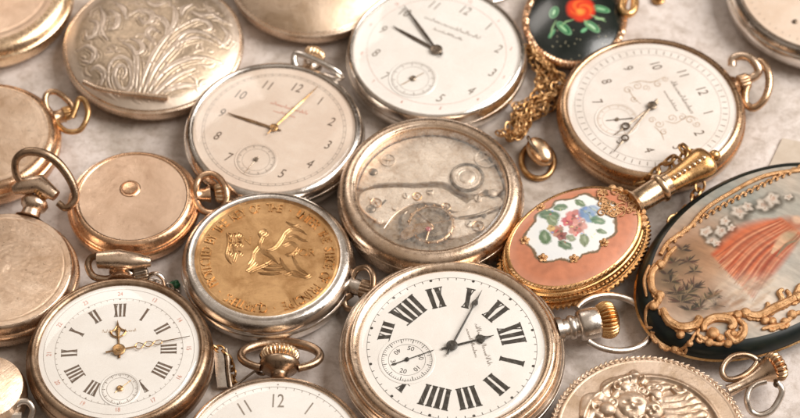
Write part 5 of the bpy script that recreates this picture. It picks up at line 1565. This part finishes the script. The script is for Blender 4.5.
# clasp shaped like a bean, resting on a gold ring
def clasp():
    Mx = Matrix.Translation(at(539, 161, 0))
    t = thing('clasp', Mx, 'polished gold clasp shaped like a slotted egg at the lower end of the chain heap', 'clasp')
    m = MB()
    m.ball((0, 0, .36), .36, sx=.80, sy=1.22, sz=.75, rot=.5, segs=40, rings=24); m.build('shell', M['palegold'], t)
    m = MB(); ca, sa = math.cos(.5 + PI / 2), math.sin(.5 + PI / 2)
    pts = [(-.1 + ca * .36 * q - sa * .1 * math.cos(q * 1.5), .06 + sa * .36 * q + ca * .1 * math.cos(q * 1.5), .60 - .12 * q * q) for q in [i / 8 - 1 for i in range(17)]]
    m.tube(pts, .045, segs=8); m.build('slot', M['steel'], t)
    m = MB()
    m.tube([(-.04 + .40 * math.cos(a), -.08 + .52 * math.sin(a), .10 + .03 * math.sin(a)) for a in [2 * PI * i / 48 for i in range(48)]], .075, closed=True, segs=12); m.build('ring', M['oldgold'], t)
clasp()
def fob():
    o0 = at(226, 385, 0); t = thing('fob_strap', Matrix.Translation(o0), 'narrow silver strap with a dark edge standing between the tarnished watch and the bottom watch', 'fob strap')
    m = MB()
    P = [at(217, 350, .42) - o0, at(219, 360, .38) - o0, at(220, 374, .28) - o0, at(222, 388, .15) - o0]
    P = cat([tuple(p) for p in P], 6); vs, fs = [], []
    for i, p in enumerate(P):
        for dx, dz in ((-.12, 0), (-.10, .05), (.12, .06), (.15, 0)): vs.append((p[0] + dx, p[1], p[2] + dz))
    for i in range(len(P) - 1):
        for q in range(4):
            q2 = (q + 1) % 4; fs.append((4 * i + q, 4 * i + q2, 4 * i + 4 + q2, 4 * i + 4 + q))
    fs += [(0, 1, 2, 3), tuple(4 * (len(P) - 1) + q for q in (3, 2, 1, 0))]
    m.add(vs, fs); m.build('band', M['silver'], t)
    m = MB(); m.tube([(p[0] + .2, p[1], p[2] + .03) for p in P], .055, segs=8); m.build('edge', M['steel'], t)
    m = MB(); Q = [at(u, v, z) - o0 for u, v, z in cat([(232, 388, .2), (244, 379, .25), (255, 371, .35), (262, 366, .45)], 4)]; m.tube(Q, .028, segs=8); m.build('pin', M['steel'], t)
    m = MB(); c = at(262, 369, .45) - o0
    m.tube([(c.x + .14 * math.cos(a), c.y + .05 * math.sin(a), c.z + .13 * math.sin(a)) for a in [2 * PI * i / 24 for i in range(24)]], .045, closed=True, segs=8)
    m.build('jump_ring', M['steel'], t); m = MB()
    c = at(265, 356, .7) - o0
    m.tube([(c.x + .10 * math.cos(a), c.y + .04 * math.sin(a), c.z + .10 * math.sin(a)) for a in [2 * PI * i / 24 for i in range(24)]], .035, closed=True, segs=8)
    m.build('jump_ring', M['steel'], t)
fob()
o = MB()
for q in range(6):
    o.ball((.07 * math.cos(q * 1.05), .06 * math.sin(q * 1.05), .08 + .03 * (q % 2)), .07, segs=10, rings=7)
o = o.build('bead_cluster', M['green']); o.location = at(175, 287, 0); tag(o, 'tiny cluster of green beads in the gap beside the medal watch', 'beads')
o = MB()
pl = [at(u, v, 0) for u, v in [(766, 173), (782, 139), (828, 149), (815, 178)]]
o0 = pl[0]; pl = [(p.x - o0.x, p.y - o0.y) for p in pl]
if sum(pl[i - 1][0] * pl[i][1] - pl[i][0] * pl[i - 1][1] for i in range(4)) < 0: pl = pl[::-1]
o.slab(pl, .0, .05, .01); o = o.build('card', M['card']); o.location = (o0.x, o0.y, .004); tag(o, 'small beige card lying flat between the ornate watch and the trinket box', 'card')
o = MB(); o.tube([(.13 * math.cos(a), .13 * math.sin(a), .06) for a in [2 * PI * i / 24 for i in range(24)]], .05, closed=True); o.ball((.0, .0, .1), .11)
o = o.build('bead', M['oldgold']); o.location = at(658, 1, 0); tag(o, 'tiny dark gold bead at the top edge right of the black pendant', 'bead')

# ------------------------------------------------------------------ table surface
def ground():
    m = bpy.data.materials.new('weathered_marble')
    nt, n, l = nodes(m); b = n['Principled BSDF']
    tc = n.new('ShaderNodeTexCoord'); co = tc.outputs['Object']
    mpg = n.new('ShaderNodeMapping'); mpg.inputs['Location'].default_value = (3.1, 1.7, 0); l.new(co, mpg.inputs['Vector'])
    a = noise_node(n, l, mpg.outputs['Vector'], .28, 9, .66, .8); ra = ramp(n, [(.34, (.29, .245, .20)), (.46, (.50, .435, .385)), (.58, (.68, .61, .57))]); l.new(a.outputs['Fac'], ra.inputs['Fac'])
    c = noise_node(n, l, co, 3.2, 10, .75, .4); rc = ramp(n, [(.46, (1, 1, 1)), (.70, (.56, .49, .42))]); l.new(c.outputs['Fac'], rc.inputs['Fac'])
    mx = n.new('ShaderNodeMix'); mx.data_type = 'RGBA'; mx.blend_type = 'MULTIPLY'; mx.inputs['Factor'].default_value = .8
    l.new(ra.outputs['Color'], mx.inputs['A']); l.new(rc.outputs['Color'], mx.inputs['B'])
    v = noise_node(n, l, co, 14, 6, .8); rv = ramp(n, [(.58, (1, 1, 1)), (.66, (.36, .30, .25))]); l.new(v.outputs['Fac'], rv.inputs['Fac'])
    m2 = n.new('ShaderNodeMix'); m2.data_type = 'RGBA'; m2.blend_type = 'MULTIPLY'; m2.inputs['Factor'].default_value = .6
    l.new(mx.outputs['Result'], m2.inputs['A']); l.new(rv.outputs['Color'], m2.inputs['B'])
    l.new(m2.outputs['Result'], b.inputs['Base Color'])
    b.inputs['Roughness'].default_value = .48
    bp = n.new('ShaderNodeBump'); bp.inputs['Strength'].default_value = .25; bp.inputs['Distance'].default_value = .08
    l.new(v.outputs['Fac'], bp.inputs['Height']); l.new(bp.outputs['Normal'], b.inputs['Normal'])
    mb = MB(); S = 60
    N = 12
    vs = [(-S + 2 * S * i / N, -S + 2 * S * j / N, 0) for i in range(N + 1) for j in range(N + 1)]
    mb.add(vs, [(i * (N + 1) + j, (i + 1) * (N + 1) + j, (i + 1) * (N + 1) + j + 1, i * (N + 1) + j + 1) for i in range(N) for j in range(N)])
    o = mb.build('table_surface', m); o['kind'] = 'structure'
ground()

# ------------------------------------------------------------------ light
w = bpy.data.worlds.new('World'); sc.world = w
w.use_nodes = True
nt = w.node_tree; n = nt.nodes; l = nt.links
bg = n['Background']
tc = n.new('ShaderNodeTexCoord'); sp = n.new('ShaderNodeSeparateXYZ'); l.new(tc.outputs['Generated'], sp.inputs[0])
rp = ramp(n, [(0, (.03, .022, .016)), (.50, (.045, .032, .022)), (.60, (.06, .044, .032)), (.70, (.25, .20, .16)), (.84, (.66, .60, .54)), (1.0, (.74, .69, .64))])
mr = n.new('ShaderNodeMapRange'); mr.inputs['From Min'].default_value = -1; l.new(sp.outputs['Z'], mr.inputs['Value']); l.new(mr.outputs[0], rp.inputs['Fac'])
nz = noise_node(n, l, tc.outputs['Generated'], 2.3, 3, .5, .5)
r2 = ramp(n, [(.42, (.32, .26, .22)), (.56, (1.3, 1.23, 1.15))]); l.new(nz.outputs['Fac'], r2.inputs['Fac'])
mx = n.new('ShaderNodeMix'); mx.data_type = 'RGBA'; mx.blend_type = 'MULTIPLY'; mx.inputs['Factor'].default_value = 1
l.new(rp.outputs['Color'], mx.inputs['A']); l.new(r2.outputs['Color'], mx.inputs['B']); l.new(mx.outputs['Result'], bg.inputs['Color'])
bg.inputs['Strength'].default_value = .60
def area(name, d, dist, size, power, color):
    la = bpy.data.lights.new(name, 'AREA'); la.shape = 'RECTANGLE'; la.size = size[0]; la.size_y = size[1]
    la.energy = power; la.color = color
    o = bpy.data.objects.new(name, la); C.objects.link(o)
    d = Vector(d).normalized(); o.location = d * dist
    o.rotation_euler = d.to_track_quat('Z', 'Y').to_euler()
area('window_light', (.70, .06, .70), 120, (82, 92), 225000, (1, .96, .915))
area('back_light', (-.35, .72, .62), 130, (60, 40), 28000, (1, .92, .85))  # added fill lamp behind the watches, brightens the flat lids
sc.render.engine = 'CYCLES'
sc.view_settings.view_transform = 'Standard'
sc.view_settings.look = 'None'
sc.view_settings.exposure = .08
sc.view_settings.gamma = 1
